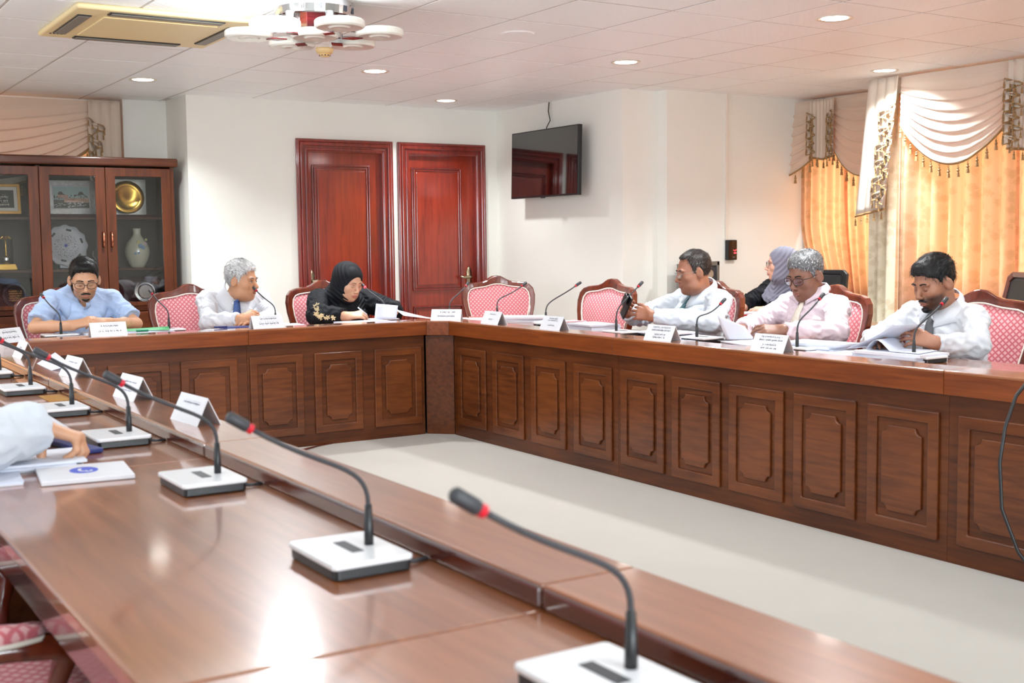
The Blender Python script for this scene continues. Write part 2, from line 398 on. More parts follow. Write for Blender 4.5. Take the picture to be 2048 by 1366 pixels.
# window walls: right far section x=8.0, near section x=7.55
def window_wall(name, axis, c, th, a0, a1, w0, w1, z0, z1, parent_name, bars=3):
    m = MB()
    def bx(p0, p1, q0, q1):
        if axis == 'x': m.box(c, c+th, p0, p1, q0, q1)
        else: m.box(p0, p1, c, c+th, q0, q1)
    top = CEIL+0.04
    bx(a0, w0, 0, top); bx(w1, a1, 0, top); bx(w0, w1, 0, z0); bx(w0, w1, z1, top)
    wl = struct(m.build(name, M['wall']))
    fr = MB(); t = 0.05
    def fb(p0, p1, q0, q1):
        if axis == 'x': fr.box(c+th*0.3, c+th*0.7, p0, p1, q0, q1)
        else: fr.box(p0, p1, c+th*0.3, c+th*0.7, q0, q1)
    fb(w0, w1, z0, z0+t); fb(w0, w1, z1-t, z1)
    for i in range(bars+1):
        p = w0+(w1-w0-t)*i/bars; fb(p, p+t, z0, z1)
    fo = struct(fr.build(parent_name, M['windowf']))
    g = MB()
    if axis == 'x': g.box(c+th*0.48, c+th*0.52, w0, w1, z0, z1)
    else: g.box(w0, w1, c+th*0.48, c+th*0.52, z0, z1)
    g.build('pane', M['glass'], fo)
window_wall('wall_right_far', 'x', 8.0, 0.15, 6.5, 7.66, 6.62, 7.6, 0.85, 2.3, 'window_1', 2)
window_wall('wall_right', 'x', 7.56, 0.15, -3.0, 6.5, 2.9, 6.2, 0.85, 2.3, 'window_2', 4)
struct(MB().box(7.56, 8.15, 6.40, 6.52, 0, CEIL+0.04).build('wall_right_jog', M['wall']))
window_wall('wall_left_back', 'y', 10.4, 0.12, -1.6, 3.17, 0.1, 2.5, 0.85, 2.35, 'window_3', 3)
window_wall('wall_left', 'x', -1.6, 0.12, -3.0, 10.5, 2.2, 7.0, 0.8, 2.2, 'window_4', 5)
window_wall('wall_front', 'y', -3.12, 0.12, -1.6, 8.3, -0.9, 2.9, 0.8, 2.2, 'added_window_5', 3)  # its window is an unseen addition that lets the front fill in
# skirting
struct(MB().box(3.05, 3.97, 9.685, 9.70, 0, 0.09).box(5.85, 5.98, 9.685, 9.70, 0, 0.09).build('baseboard_back', M['skirting'], bevel=0.003))
struct(MB().box(5.965, 5.98, 7.8, 9.69, 0, 0.09).build('baseboard_tv', M['skirting'], bevel=0.003))
struct(MB().box(6.34, 7.98, 7.645, 7.66, 0, 0.09).build('baseboard_right', M['skirting'], bevel=0.003))

# ceiling: suspension slab + single tiles
TX, TY, T0X, T0Y = 0.613, 0.62, 5.445, 5.05
ce = struct(MB().box(-1.6, 8.3, -3.0, 10.5, CEIL+0.008, CEIL+0.06).build('ceiling', M['ceilback']))
gr = MB()
for i in range(-8, 5): gr.box(T0X+TX*i-0.005, T0X+TX*i+0.005, 3.6, 10.5, CEIL+0.001, CEIL+0.009)
for j in range(-2, 9): gr.box(0.4, 8.2, T0Y+TY*j-0.005, T0Y+TY*j+0.005, CEIL+0.0015, CEIL+0.0095)
gr.build('grid_bars', M['grid'], ce)
tm = bpy.data.meshes.new('ceiling_tile')
mb = MB(); a, b_ = TX/2-0.0055, TY/2-0.0055
mb.add([(-a, -b_, 0.003), (a, -b_, 0.003), (a, b_, 0.003), (-a, b_, 0.003), (-a+.004, -b_+.004, 0), (a-.004, -b_+.004, 0), (a-.004, b_-.004, 0), (-a+.004, b_-.004, 0)],
       [(4, 7, 6, 5), (0, 4, 5, 1), (1, 5, 6, 2), (2, 6, 7, 3), (3, 7, 4, 0)])
tm.from_pydata(mb.v, [], mb.f); tm.materials.append(M['tile'])
def in_room(x, y):
    if x > 7.6 and y < 6.6: return False
    if y > 9.75 and x > 3.1: return False
    if x > 6.0 and y > 7.9: return False
    return x < 8.1 and y < 10.6
ctr = 0
for i in range(-9, 5):
    for j in range(-3, 9):
        x = T0X+TX*(i+0.5); y = T0Y+TY*(j+0.5)
        if in_room(x, y) and x > 0.2:
            t = bpy.data.objects.new('ceiling_tile', tm); C.objects.link(t); t.parent = ce; t.location = (x, y, CEIL+random.uniform(-0.0005, 0.0012)); ctr += 1
# rest of the ceiling behind the camera: one plain board
MB().box(-1.6, 8.2, -3.0, T0Y-3*TY, CEIL+0.0, CEIL+0.008).build('ceiling_board', M['tile'], ce)
MB().box(-1.6, 0.5, T0Y-3*TY, 10.5, CEIL+0.0, CEIL+0.008).build('ceiling_board', M['tile'], ce)

# doors
def door(name, x0, x1, handle_left):
    d = bpy.data.objects.new(name, None); C.objects.link(d); d.location = (x0, 9.70, 0); struct(d)
    W = x1-x0; H = 2.17; j = 0.105
    # casing with stepped moulding
    for k, (w0, w1, th) in enumerate([(0, 0.105, 0.022), (0.008, 0.03, 0.034), (0.03, 0.06, 0.042), (0.075, 0.1, 0.03)]):
        m = MB()
        out = [(w0, 0), (w0, H-w0), (W-w0, H-w0), (W-w0, 0)]; inn = [(w1, 0), (w1, H-w1), (W-w1, H-w1), (W-w1, 0)]
        vs = []; fs = []
        for z in (-th, 0):
            for p in out+inn: vs.append((p[0], z, p[1]))
        for i in range(3):
            fs += [(i, i+1, 4+i+1, 4+i), (8+i, 12+i, 13+i, 9+i), (i, 8+i, 9+i, i+1), (4+i, 5+i, 13+i, 12+i)]
        fs += [(0, 4, 12, 8), (3, 11, 15, 7)]
        m.add(vs, fs); m.build('casing' if k == 0 else 'moulding', M['doorframe'], d, bevel=0.006)
    lf = MB(); L0, L1 = j, W-j
    # reveal jambs
    MB().box(j-0.02, j+0.004, -0.02, 0.07, 0, H-j).box(W-j-0.004, W-j+0.02, -0.02, 0.07, 0, H-j).box(j, W-j, -0.02, 0.07, H-j-0.004, H-j+0.02).build('jamb', M['doorframe'], d)
    lf.box(L0+0.003, L1-0.003, -0.008, 0.01, 0.01, H-j-0.003)
    leaf = lf.build('door_leaf', M['door'], d, bevel=0.002); leaf.location = (0, 0.05, 0)
    def panel(px0, px1, z0, z1):
        for (a, c, t0) in [(0.0, 0.014, 0.016), (0.022, 0.034, 0.012)]:
            o = [(px0+a, z0+a), (px1-a, z0+a), (px1-a, z1-a), (px0+a, z1-a)]; n = [(px0+c, z0+c), (px1-c, z0+c), (px1-c, z1-c), (px0+c, z1-c)]
            MB().ring(o, n, -0.008-t0, -0.008, f=XZ(0)).build('panel_moulding', M['doorframe'], leaf, bevel=0.004)
        MB().box(px0+0.05, px1-0.05, -0.016, -0.008, z0+0.05, z1-0.05).build('raised_panel', M['door'], leaf, bevel=0.006)
    panel(L0+0.055 if True else 0, L1-0.13 if handle_left is False else L1-0.1, 0.84, 1.955)
    panel(L0+0.055, L1-0.13 if handle_left is False else L1-0.1, 0.14, 0.70)
    hx = L0+0.025 if handle_left else L1-0.06
    h = MB(); yy = -0.012
    prof = [(-0.018, -0.1), (0.018, -0.1), (0.022, -0.06), (0.018, 0), (0.022, 0.05), (0.014, 0.075), (0, 0.1), (-0.014, 0.075), (-0.022, 0.05), (-0.018, 0), (-0.022, -0.06)]
    h.prism([(hx+a*1.25, 0.955+b) for a, b in prof], -0.012, 0, f=XZ(yy))
    s = 1 if handle_left else -1
    h.tube([(hx, yy-0.01, 0.955), (hx, yy-0.05, 0.955), (hx+s*0.03, yy-0.055, 0.957), (hx+s*0.075, yy-0.055, 0.95), (hx+s*0.115, yy-0.05, 0.96)], [0.016, 0.014, 0.014, 0.012, 0.009], 8)
    h.build('door_handle', M['brass'], leaf, smooth=True)
    return d
door('door_1', 3.975, 4.888, True)
door('door_2', 4.935, 5.845, False)

# ================================================================== CEILING FIXTURES
def downlight(x, y, label):
    t = thing('downlight', label, 'ceiling light', (x, y, CEIL), group='recessed ceiling lights')
    MB().lathe([(0.072, 0.001), (0.085, -0.001), (0.096, -0.006), (0.1, -0.004), (0.1, 0.001)], 32).build('trim_ring', M['lampring'], t, smooth=True)
    MB().lathe([(0.0, -0.001), (0.073, -0.003), (0.073, 0.001), (0, 0.001)], 28).build('lamp_disc', M['lamp'], t)
    return t
labs = ['round recessed ceiling light at the top right, nearest the camera', 'round recessed ceiling light above the right-hand row, left of the nearest one',
        'round recessed ceiling light in front of the corner beside the television', 'round recessed ceiling light above the woman in the black headscarf and left door',
        'round recessed ceiling light above the glass cabinet, leftmost in view', 'round recessed ceiling light in front of the white curtain swag']
for (x, y), l in zip(LAMPS, labs): downlight(x, y, l)
# air conditioner cassette
t = thing('air_conditioner', 'square beige ceiling cassette air conditioner with grey louvers', 'air conditioner', (1.92, 6.76, CEIL))
MB().box(-0.475, 0.475, -0.475, 0.475, -0.03, 0.0).build('housing', M['beige'], t, bevel=0.02, seg=4)
MB().box(-0.3, 0.3, -0.3, 0.3, -0.037, -0.029).build('intake_grille', M['beige'], t, bevel=0.006)
for k in range(4):
    m = MB(); m.box(-0.3, 0.3, -0.43, -0.36, -0.036, -0.028, 0); m.box(-0.29, 0.29, -0.425, -0.365, -0.04, -0.035, 1)
    o = m.build('louver', [M['black'], M['beiged']], t, bevel=0.004); o.rotation_euler = (0, 0, k*math.pi/2)
lg = MB()
for i, (a, b) in enumerate([(0, 0), (0.018, 0), (0.036, 0), (0.054, 0)]):
    lg.box(-0.44+i*0.02, -0.428+i*0.02, 0.325, 0.33, -0.032, -0.03).box(-0.44+i*0.02, -0.436+i*0.02, 0.33, 0.342, -0.032, -0.03).box(-0.44+i*0.02, -0.428+i*0.02, 0.342, 0.346, -0.032, -0.03)
lg.build('lettering', M['ink'], t)
# chandelier
t = thing('ceiling_lamp', 'chrome ceiling lamp with seven round opal discs, one of them lit', 'chandelier', (2.49, 5.78, CEIL))
MB().lathe([(0.0, -0.075), (0.185, -0.075), (0.195, -0.07), (0.2, -0.03), (0.2, 0), (0, 0)], 48).build('canopy', M['chrome'], t, smooth=False)
vt = MB()
for a0 in (-2.3, -1.9, -1.15, -0.75, 0.6, 2.2):
    for k in range(3):
        a = a0+k*0.05; x, y = 0.2*math.cos(a), 0.2*math.sin(a)
        vt.tube([(x, y, -0.03), (x, y, -0.058)], 0.003, 5)
vt.build('vent_slots', M['ink'], t)['kind'] = 'stuff'
pos = [(0.33*math.cos(R(a)), 0.33*math.sin(R(a)), -0.15) for a in (-148, -92, -34, 30, 88, 150)] + [(0.0, 0.0, -0.15)]
for i, (x, y, z) in enumerate(pos):
    d = MB().lathe([(0, z+0.02), (0.112, z+0.02), (0.122, z+0.012), (0.122, z-0.014), (0.112, z-0.022), (0.055, z-0.018), (0.045, z-0.024), (0, z-0.02)], 36).build('shade', M['lit'] if i == 0 else M['opal'], t, smooth=False, bevel=0.003)
    d.location = (x, y, 0)
    if i == 0: d['label'] = 'lit disc'
    k = 0.62 if i < 6 else 0
    MB().tube([(x*k, y*k, -0.07), (x*k, y*k, -0.145)], 0.022, 16).build('stem', M['chrome'], t, smooth=True)
    if i < 6:
        MB().prism([(x*0.42, y*0.42), (x*0.58-y*0.1, y*0.58+x*0.1), (x*0.74, y*0.74), (x*0.58+y*0.1, y*0.58-x*0.1)], -0.178, -0.172).build('arm_plate', M['maroon'], t)
        MB().sphere((x*0.45, y*0.45, -0.115), 0.014).build('finial', M['chrome'], t, smooth=True)
MB().box(-0.06, 0.06, -0.045, 0.045, -0.15, -0.074).build('drop_block', M['maroon'], t, bevel=0.003)
area('chandelier_lamp', (2.49+pos[0][0], 5.78+pos[0][1], CEIL-0.18), 0.22, 17, (0.9, 0.96, 1))
area('chandelier_lamp', (2.49+pos[0][0], 5.78+pos[0][1], CEIL-0.125), 0.2, 34, (0.88, 0.96, 1), (math.pi, 0, 0))
# smoke detector
t = thing('smoke_detector', 'small cream smoke detector on the ceiling beyond the lamp', 'smoke detector', (3.10, 7.05, CEIL))
MB().lathe([(0, 0), (0.055, 0), (0.055, -0.015), (0.048, -0.03), (0, -0.03)], 28).build('base', M['smoke'], t, smooth=True)
MB().lathe([(0, -0.052), (0.022, -0.052), (0.034, -0.045), (0.036, -0.03), (0, -0.03)], 24).build('sensor_cap', M['smoke'], t, smooth=True)
sl = MB()
for k in range(10):
    a = k*0.628; sl.box(0.031*math.cos(a)-.004, 0.031*math.cos(a)+.004, 0.031*math.sin(a)-.004, 0.031*math.sin(a)+.004, -0.047, -0.041)
sl.build('sensor_slots', M['black'], t)
tag(MB().lathe([(0, -0.006), (0.09, -0.006), (0.1, 0), (0, 0)], 36, (3.864, 6.02, CEIL)).build('ceiling_speaker', M['tile'], smooth=False), 'flat round white speaker cover in a ceiling tile', 'speaker')

# ================================================================== TELEVISION and wall devices
t = thing('television', 'black wall-mounted flat television angled out from the wall', 'television', (5.84, 8.69, 1.945))
MB().box(-0.012, 0.025, -0.515, 0.515, -0.29, 0.29).build('housing', M['black'], t, bevel=0.004)
MB().box(-0.0145, -0.0115, -0.505, 0.505, -0.275, 0.28).build('screen', M['screen'], t)
MB().box(-0.02, -0.008, -0.03, 0.03, -0.3, -0.288).build('sensor', M['black'], t, bevel=0.003)
MB().box(0.025, 0.05, -0.25, 0.25, -0.15, 0.15).box(0.05, 0.13, -0.04, 0.04, -0.04, 0.04).box(0.12, 0.13, -0.12, 0.12, -0.1, 0.1).build('wall_bracket', M['black'], t)
t.rotation_euler = (0, R(1.5), 0)
tag(MB().tube([(5.965, 8.80, 2.48), (5.95, 8.79, 2.40), (5.955, 8.77, 2.32), (5.93, 8.79, 2.26), (5.9, 8.75, 2.18)], 0.005, 6).build('power_cable', M['black'], smooth=True), 'thin black cable from the ceiling to the television', 'cable')
t = thing('access_reader', 'black wall access reader with a red light', 'access reader', (7.02, 7.66, 1.185))
MB().box(-0.052, 0.052, -0.04, 0, -0.085, 0.085).build('housing', M['black'], t, bevel=0.008)
MB().box(-0.044, 0.044, -0.042, -0.039, -0.078, 0.078).build('face_plate', M['blackg'], t)
MB().box(0.012, 0.034, -0.045, -0.041, -0.03, -0.02).tube([(0.008, -0.043, 0.0), (0.022, -0.043, -0.008), (0.038, -0.043, 0.002)], 0.003, 6).build('red_light', M['redl'], t)
MB().box(0.0, 0.02, -0.044, -0.041, -0.062, -0.057).build('lettering', M['inkf'], t)
struct(MB().box(6.965, 6.99, 7.64, 7.66, 1.27, CEIL).build('trim_1', M['cream'], bevel=0.002))

# ================================================================== CONFERENCE DESK
def outline_notch(x0, x1, z0, z1, r=0.03):
    p = []
    for cx, cz, a0 in ((x0, z0, 90), (x1, z0, 180), (x1, z1, 270), (x0, z1, 360)):
        for k in range(5):
            a = R(a0-k*22.5); p.append((cx+r*math.cos(a), cz+r*math.sin(a)))
    # small flat lead-ins make the ogee corner
    return p
def dpanel(par, x0, x1):
    z0, z1 = 0.078, 0.589; w = 0.05
    o = [(x0, z0), (x1, z0), (x1, z1), (x0, z1)]; n = [(x0+w, z0+w), (x1-w, z0+w), (x1-w, z1-w), (x0+w, z1-w)]
    p = MB().ring(o, n, -0.014, 0.0, f=XZ(0.04)).build('panel', M['panelw'], par, bevel=0.005, seg=3)
    MB().box(x0+w-0.001, x1-w+0.001, 0.036, 0.04, z0+w-0.001, z1-w+0.001).build('panel_field', M['base'], p)
    g = 0.028
    MB().prism(outline_notch(x0+w+g, x1-w-g, z0+w+g, z1-w-g), -0.012, 0.0, f=XZ(0.036)).build('plaque', M['panelw'], p, bevel=0.004, seg=3)
def desk_unit(name_label, loc, rz, L, spans):
    t = thing('conference_desk', name_label, 'desk', loc, rz, 'sections of the long wooden conference desk')
    MB().box(0.0008, L-0.0008, 0.0, 0.02, 0.666, 0.752).build('apron', M['apron'], t, bevel=0.003)
    MB().box(0.0008, L-0.0008, 0.0, 0.176, 0.744, 0.76).build('raised_shelf', M['top'], t, bevel=0.004)
    # dark rounded nosing on the inner edge of the shelf
    MB().box(0.0008, L-0.0008, 0.158, 0.18, 0.72, 0.757).build('shelf_nosing', M['edge'], t, bevel=0.008, seg=3)
    MB().box(0.0008, L-0.0008, 0.15, 0.771, 0.69, 0.72).build('worktop', M['top'], t, bevel=0.006, seg=3)
    MB().box(0.0008, L-0.0008, 0.745, 0.765, 0.63, 0.69).build('rear_rail', M['edge'], t, bevel=0.004)
    MB().box(0.0008, L-0.0008, 0.04, 0.06, 0.0, 0.744).build('front_board', M['base'], t)
    MB().box(0.0, 0.025, 0.06, 0.70, 0, 0.69).build('end_board', M['base'], t)
    MB().box(L-0.025, L, 0.06, 0.70, 0, 0.69).build('end_board', M['base'], t)
    for a, b in spans: dpanel(t, a, b)
    return t
XR, YB, XN = 3.883, 7.035, 1.16
def sp(n, first, w, pitch): return [(first+i*pitch, first+i*pitch+w) for i in range(n)]
desk_unit('back desk section before the silver-haired man and the woman in black, next to the corner', (2.55, YB, 0), 0, 1.225, [(0.014, 0.363), (0.437, 0.769), (0.855, 1.2)])
desk_unit('back desk section in front of the man in the light blue shirt', (1.286, YB, 0), 0, 1.264, [(0.03, 0.36), (0.43, 0.785), (0.852, 1.2)])
desk_unit('right desk section nearest the corner, with four panels', (XR, 6.93, 0), -math.pi/2, 1.784, sp(4, 0.06, 0.355, 0.44))
desk_unit('right desk section with five panels in the middle of the row', (XR, 5.146, 0), -math.pi/2, 2.116, sp(5, 0.035, 0.355, 0.421))
desk_unit('right desk section at the right edge of the picture, with a wide panel', (XR, 3.03, 0), -math.pi/2, 2.1, [(0.05, 0.64), (0.72, 1.31), (1.39, 1.98)])
desk_unit('foreground desk section filling the bottom of the picture', (XN, -0.6, 0), math.pi/2, 2.079, sp(5, 0.02, 0.34, 0.41))
desk_unit('foreground desk section carrying the logo booklet', (XN, 1.479, 0), math.pi/2, 1.581, sp(4, 0.02, 0.34, 0.39))
desk_unit('left desk section beyond the papers in the foreground', (XN, 3.06, 0), math.pi/2, 1.92, sp(4, 0.04, 0.36, 0.46))
desk_unit('left desk section furthest away, meeting the back row', (XN, 4.98, 0), math.pi/2, 1.95, sp(4, 0.04, 0.36, 0.46))
def desk_corner(label, cx, sgn):
    # cx: x where the back row ends; sgn +1 right corner, -1 left corner
    t = thing('conference_desk', label, 'desk', (cx, YB, 0), 0, 'sections of the long wooden conference desk')
    s = sgn
    def P(pts): 
        q = [(s*a, b) for a, b in pts]
        return q if s > 0 else q[::-1]
    d = 0.108 if s > 0 else 0.126; e = -0.105
    MB().prism(P([(0.004, 0.0), (d, e), (d+0.18, e), (d+0.18, -0.01), (0.085, 0.18), (0.004, 0.18)]), 0.744, 0.76).build('raised_shelf', M['top'], t, bevel=0.004)
    MB().prism(P([(0.0, 0.0), (d, e), (d+0.014, e+0.014), (0.004, 0.02)]), 0.666, 0.752).build('apron', M['apron'], t, bevel=0.002)
    MB().prism(P([(0.004, 0.16), (0.08, 0.16), (d+0.16, -0.02), (d+0.16, e), (d+0.18, e), (d+0.18, -0.01), (0.085, 0.182), (0.004, 0.182)]), 0.72, 0.757).build('shelf_nosing', M['edge'], t, bevel=0.005)
    MB().prism(P([(0.0, 0.15), (0.06, 0.13), (d+0.14, -0.03), (d+0.14, e), (d+0.771, e), (d+0.771, 0.771), (0.0, 0.771)]), 0.69, 0.72).build('worktop', M['top'], t, bevel=0.004)
    MB().prism(P([(0.016, 0.045), (d+0.045, e+0.016), (d+0.06, e+0.03), (0.03, 0.06)]), 0, 0.744).build('corner_board', M['base'], t)
    MB().prism(P([(0.0, 0.745), (d+0.745, 0.745), (d+0.745, e), (d+0.765, e), (d+0.765, 0.765), (0, 0.765)]), 0.0, 0.69).build('rear_board', M['base'], t)
desk_corner('corner desk section between the back row and the right row', 3.775, 1)
desk_corner('corner desk section at the far left, where the left row meets the back row', 1.286, -1)
# ================================================================== CHAIRS
def back_outline(inset=0.0, crest=True, n=10):
    """closed outline (x,z) of the chair back, from lower left anticlockwise... symmetric"""
    half = [(0.215, 0.44), (0.245, 0.56), (0.275, 0.68), (0.298, 0.78), (0.304, 0.85), (0.292, 0.905), (0.262, 0.938), (0.22, 0.952), (0.17, 0.957), (0.12, 0.962),
            (0.085, 0.974), (0.055, 0.992), (0.03, 1.004), (0.0, 1.008)] if crest else \
           [(0.175, 0.47), (0.205, 0.57), (0.232, 0.68), (0.252, 0.76), (0.259, 0.825), (0.251, 0.872), (0.230, 0.9), (0.198, 0.911), (0.16, 0.915), (0.12, 0.919), (0.085, 0.926), (0.055, 0.934), (0.027, 0.939), (0.0, 0.94)]
    pts = half + [(-x, z) for x, z in half[-2::-1]]
    if inset:
        c = (0, 0.7); pts = [(x*(1-inset), c[1]+(z-c[1])*(1-inset)) for x, z in pts]
    return pts
def recl(y0):  # recline: the back leans away from the sitter and is slightly dished
    return lambda x, z, h: (x, y0+h+(z-0.45)*0.17-0.12*x*x*3+0.02, z)
def make_chair(label, loc, rz):
    t = thing('armchair', label, 'chair', loc, rz, 'carved wooden chairs with pink lattice upholstery')
    o = back_outline(); inn = back_outline(crest=False)
    MB().ring(o, inn, -0.02, 0.03, f=recl(0.25)).build('backrest_frame', M['chairw'], t, bevel=0.009, seg=3)
    # upholstered pad, domed towards the sitter
    m = MB(); ctr = (0, 0.69); vs = []; rings = 6; n = len(inn); f = recl(0.25)
    for k in range(rings+1):
        s = 1-k/rings
        for x, z in inn: vs.append(f(x*s, ctr[1]+(z-ctr[1])*s, -0.006-0.03*(1-s**2)**0.8))
    fs = [(k*n+i, k*n+(i+1) % n, (k+1)*n+(i+1) % n, (k+1)*n+i) for k in range(rings) for i in range(n)]
    m.add(vs, fs); b0 = [f(x, z, 0.02) for x, z in inn]; m.add(b0, [tuple(range(n))])
    cu = m.build('back_cushion', M['fabric'], t, smooth=True, uv=lambda co: (co.x, co.z))
    MB().tube([f(x*1.0, z, -0.014) for x, z in inn], 0.006, 6, closed=False).build('piping', M['cream'], cu, smooth=True)
    # seat
    se = [(-0.27, -0.25), (-0.2, -0.285), (0.2, -0.285), (0.27, -0.25), (0.245, 0.2), (0.2, 0.235), (-0.2, 0.235), (-0.245, 0.2)]
    MB().prism(se, 0.33, 0.395).build('seat_frame', M['chairw'], t, bevel=0.01)
    MB().prism([(x*0.93, y*0.93) for x, y in se], 0.39, 0.465).build('seat_cushion', M['fabric'], t, smooth=False, bevel=0.025, seg=3, uv=lambda co: (co.x, co.y))
    MB().tube([(x*0.94, y*0.94, 0.4) for x, y in se], 0.006, 6, closed=True).build('piping', M['cream'], t, smooth=True)
    for sx in (-1, 1):
        MB().tube([(sx*0.235, -0.245, 0.36), (sx*0.245, -0.265, 0.25), (sx*0.235, -0.25, 0.12), (sx*0.245, -0.27, 0.0)], [0.03, 0.026, 0.018, 0.02], 10).build('leg', M['chairw'], t, smooth=True)
        MB().tube([(sx*0.215, 0.25, 0.47), (sx*0.21, 0.235, 0.3), (sx*0.21, 0.26, 0.12), (sx*0.215, 0.31, 0.0)], [0.028, 0.026, 0.022, 0.02], 10).build('leg', M['chairw'], t, smooth=True)
        a = MB().tube([(sx*0.262, 0.275, 0.59), (sx*0.29, 0.1, 0.575), (sx*0.3, -0.08, 0.575), (sx*0.3, -0.16, 0.57), (sx*0.295, -0.18, 0.55), (sx*0.285, -0.165, 0.50), (sx*0.262, -0.15, 0.37)], [0.02, 0.02, 0.022, 0.026, 0.024, 0.018, 0.022], 10).build('armrest', M['chairw'], t, smooth=True)
        pd = MB().sphere((sx*0.295, -0.02, 0.600), (0.035, 0.13, 0.022), 14, 8).build('arm_pad', M['fabric'], a, smooth=True, uv=lambda co: (co.x, co.y))
        MB().tube([(sx*0.295+0.036*math.cos(q*0.524), -0.02+0.131*math.sin(q*0.524), 0.590) for q in range(12)], 0.005, 6, closed=True).build('piping', M['cream'], a, smooth=True)
    return t
ch0 = make_chair('carved wooden armchair with pink lattice back behind the man in the light blue shirt', (1.74, 7.98, 0), 0)
q = -math.pi/2
for x, y, rz, l in [(2.60, 7.98, 0, 'carved pink armchair behind the silver-haired man in white shirt'),
                    (3.60, 7.98, 0, 'carved pink armchair behind the woman in the black headscarf'),
                    (4.98, 7.90, R(-14), 'empty carved pink armchair at the corner beside the right door'),
                    (4.80, 6.82, q+R(3), 'empty carved pink armchair left of the man holding a phone'),
                    (4.95, 5.92, q, 'carved pink armchair behind the stout man holding a phone'),
                    (4.94, 4.89, q, 'carved pink armchair behind the man in the pale pink shirt'),
                    (4.93, 3.80, q+R(16), 'carved pink armchair behind the bearded man at the right'),
                    (0.265, 2.50, math.pi/2, 'pink armchair pushed under the foreground desk at bottom left'),
                    (-0.05, 3.32, math.pi/2, 'pink armchair of the person whose sleeve reaches in from the left')]:
    dup(ch0, (x, y, 0), rz, l)

# ================================================================== OFFICE CHAIRS and side desk
def office_chair(label, loc, rz, mat_frame, H):
    t = thing('office_chair', label, 'chair', loc, rz)
    o = [(-0.2, 0.52), (-0.23, 0.75), (-0.22, H-0.03), (-0.18, H), (0.18, H), (0.22, H-0.03), (0.23, 0.75), (0.2, 0.52)]
    i = [(x*0.86, 0.76+(z-0.76)*0.88) for x, z in o]
    f = lambda x, z, h: (x, 0.25+h+(z-0.5)*0.22-0.5*x*x, z)
    MB().ring(o, i, -0.015, 0.02, f=f).build('backrest_frame', mat_frame, t, bevel=0.006)
    MB().prism(i, -0.006, 0.008, f=f).build('backrest', M['black'], t)
    MB().prism([(-0.24, -0.24), (0.24, -0.24), (0.23, 0.22), (-0.23, 0.22)], 0.43, 0.5).build('seat', M['black'], t, bevel=0.025)
    for sx in (-1, 1):
        MB().tube([(sx*0.25, 0.2, 0.46), (sx*0.28, 0.2, 0.66), (sx*0.28, 0.0, 0.68), (sx*0.28, -0.12, 0.67)], 0.016, 8).build('armrest', M['black'], t, smooth=True)
    MB().tube([(0, 0, 0.43), (0, 0, 0.1)], 0.028, 12).build('column', M['grey'], t)
    m = MB()
    for k in range(5):
        a = k*1.2566; m.tube([(0, 0, 0.11), (0.28*math.cos(a), 0.28*math.sin(a), 0.06)], [0.025, 0.016], 6)
        m.sphere((0.28*math.cos(a), 0.28*math.sin(a), 0.03), (0.03, 0.03, 0.03), 8, 6)
    m.build('star_base', M['black'], t)
    MB().box(-0.04, 0.04, 0.18, 0.30, 0.42, 0.56).build('back_bracket', M['black'], t)
    return t
office_chair('black mesh office chair partly hidden behind the man in the pale pink shirt', (6.47, 6.33, 0), q+R(15), M['black'], 1.04)
office_chair('brown framed black chair in front of the bright curtain', (6.38, 4.80, 0), R(-122), M['chairw'], 1.05)
t = thing('side_desk', 'long reddish-brown side desk in front of the curtains', 'desk', (5.45, 2.6, 0))
MB().box(0, 0.56, 0, 4.0, 0.715, 0.742).build('worktop', M['desktan'], t, bevel=0.006)
MB().box(0.0, 0.03, 0.0, 4.0, 0.62, 0.716).build('apron', M['deskred'], t, bevel=0.004)
MB().box(0.035, 0.055, 0.02, 3.98, 0.05, 0.715).build('front_board', M['deskred'], t)
for y in (0.02, 1.98, 3.94): MB().box(0.055, 0.53, y, y+0.03, 0, 0.715).build('end_board', M['deskred'], t)
# grey framed stand by the pier
t = thing('equipment_stand', 'grey framed glass-fronted stand with a white pole by the pier', 'stand', (6.36, 7.36, 0))
MB().box(0, 0.28, 0.0, 0.03, 1.065, 1.1).box(0, 0.028, 0, 0.03, 0, 1.1).box(0.252, 0.28, 0, 0.03, 0, 1.1).box(0, 0.28, 0, 0.03, 0, 0.05).build('frame', M['grey'], t, bevel=0.004)
MB().box(0.028, 0.252, 0.01, 0.02, 0.05, 1.065).build('pane', M['dgrey'], t)
MB().box(0, 0.28, 0.03, 0.2, 0, 1.08).build('housing', M['grey'], t)
MB().tube([(0.07, -0.02, 0.05), (0.07, -0.02, 1.03)], 0.022, 12).build('pole', M['white'], t, smooth=True)
MB().lathe([(0.018, -0.01), (0.034, -0.01), (0.034, 0.01), (0.018, 0.01)], 24, f=lambda x, y, z: (0.155+x, -0.02+z, 1.0+y)).box(0.14, 0.17, -0.02, 0, 1.04, 1.06).build('dial', M['silver'], t)

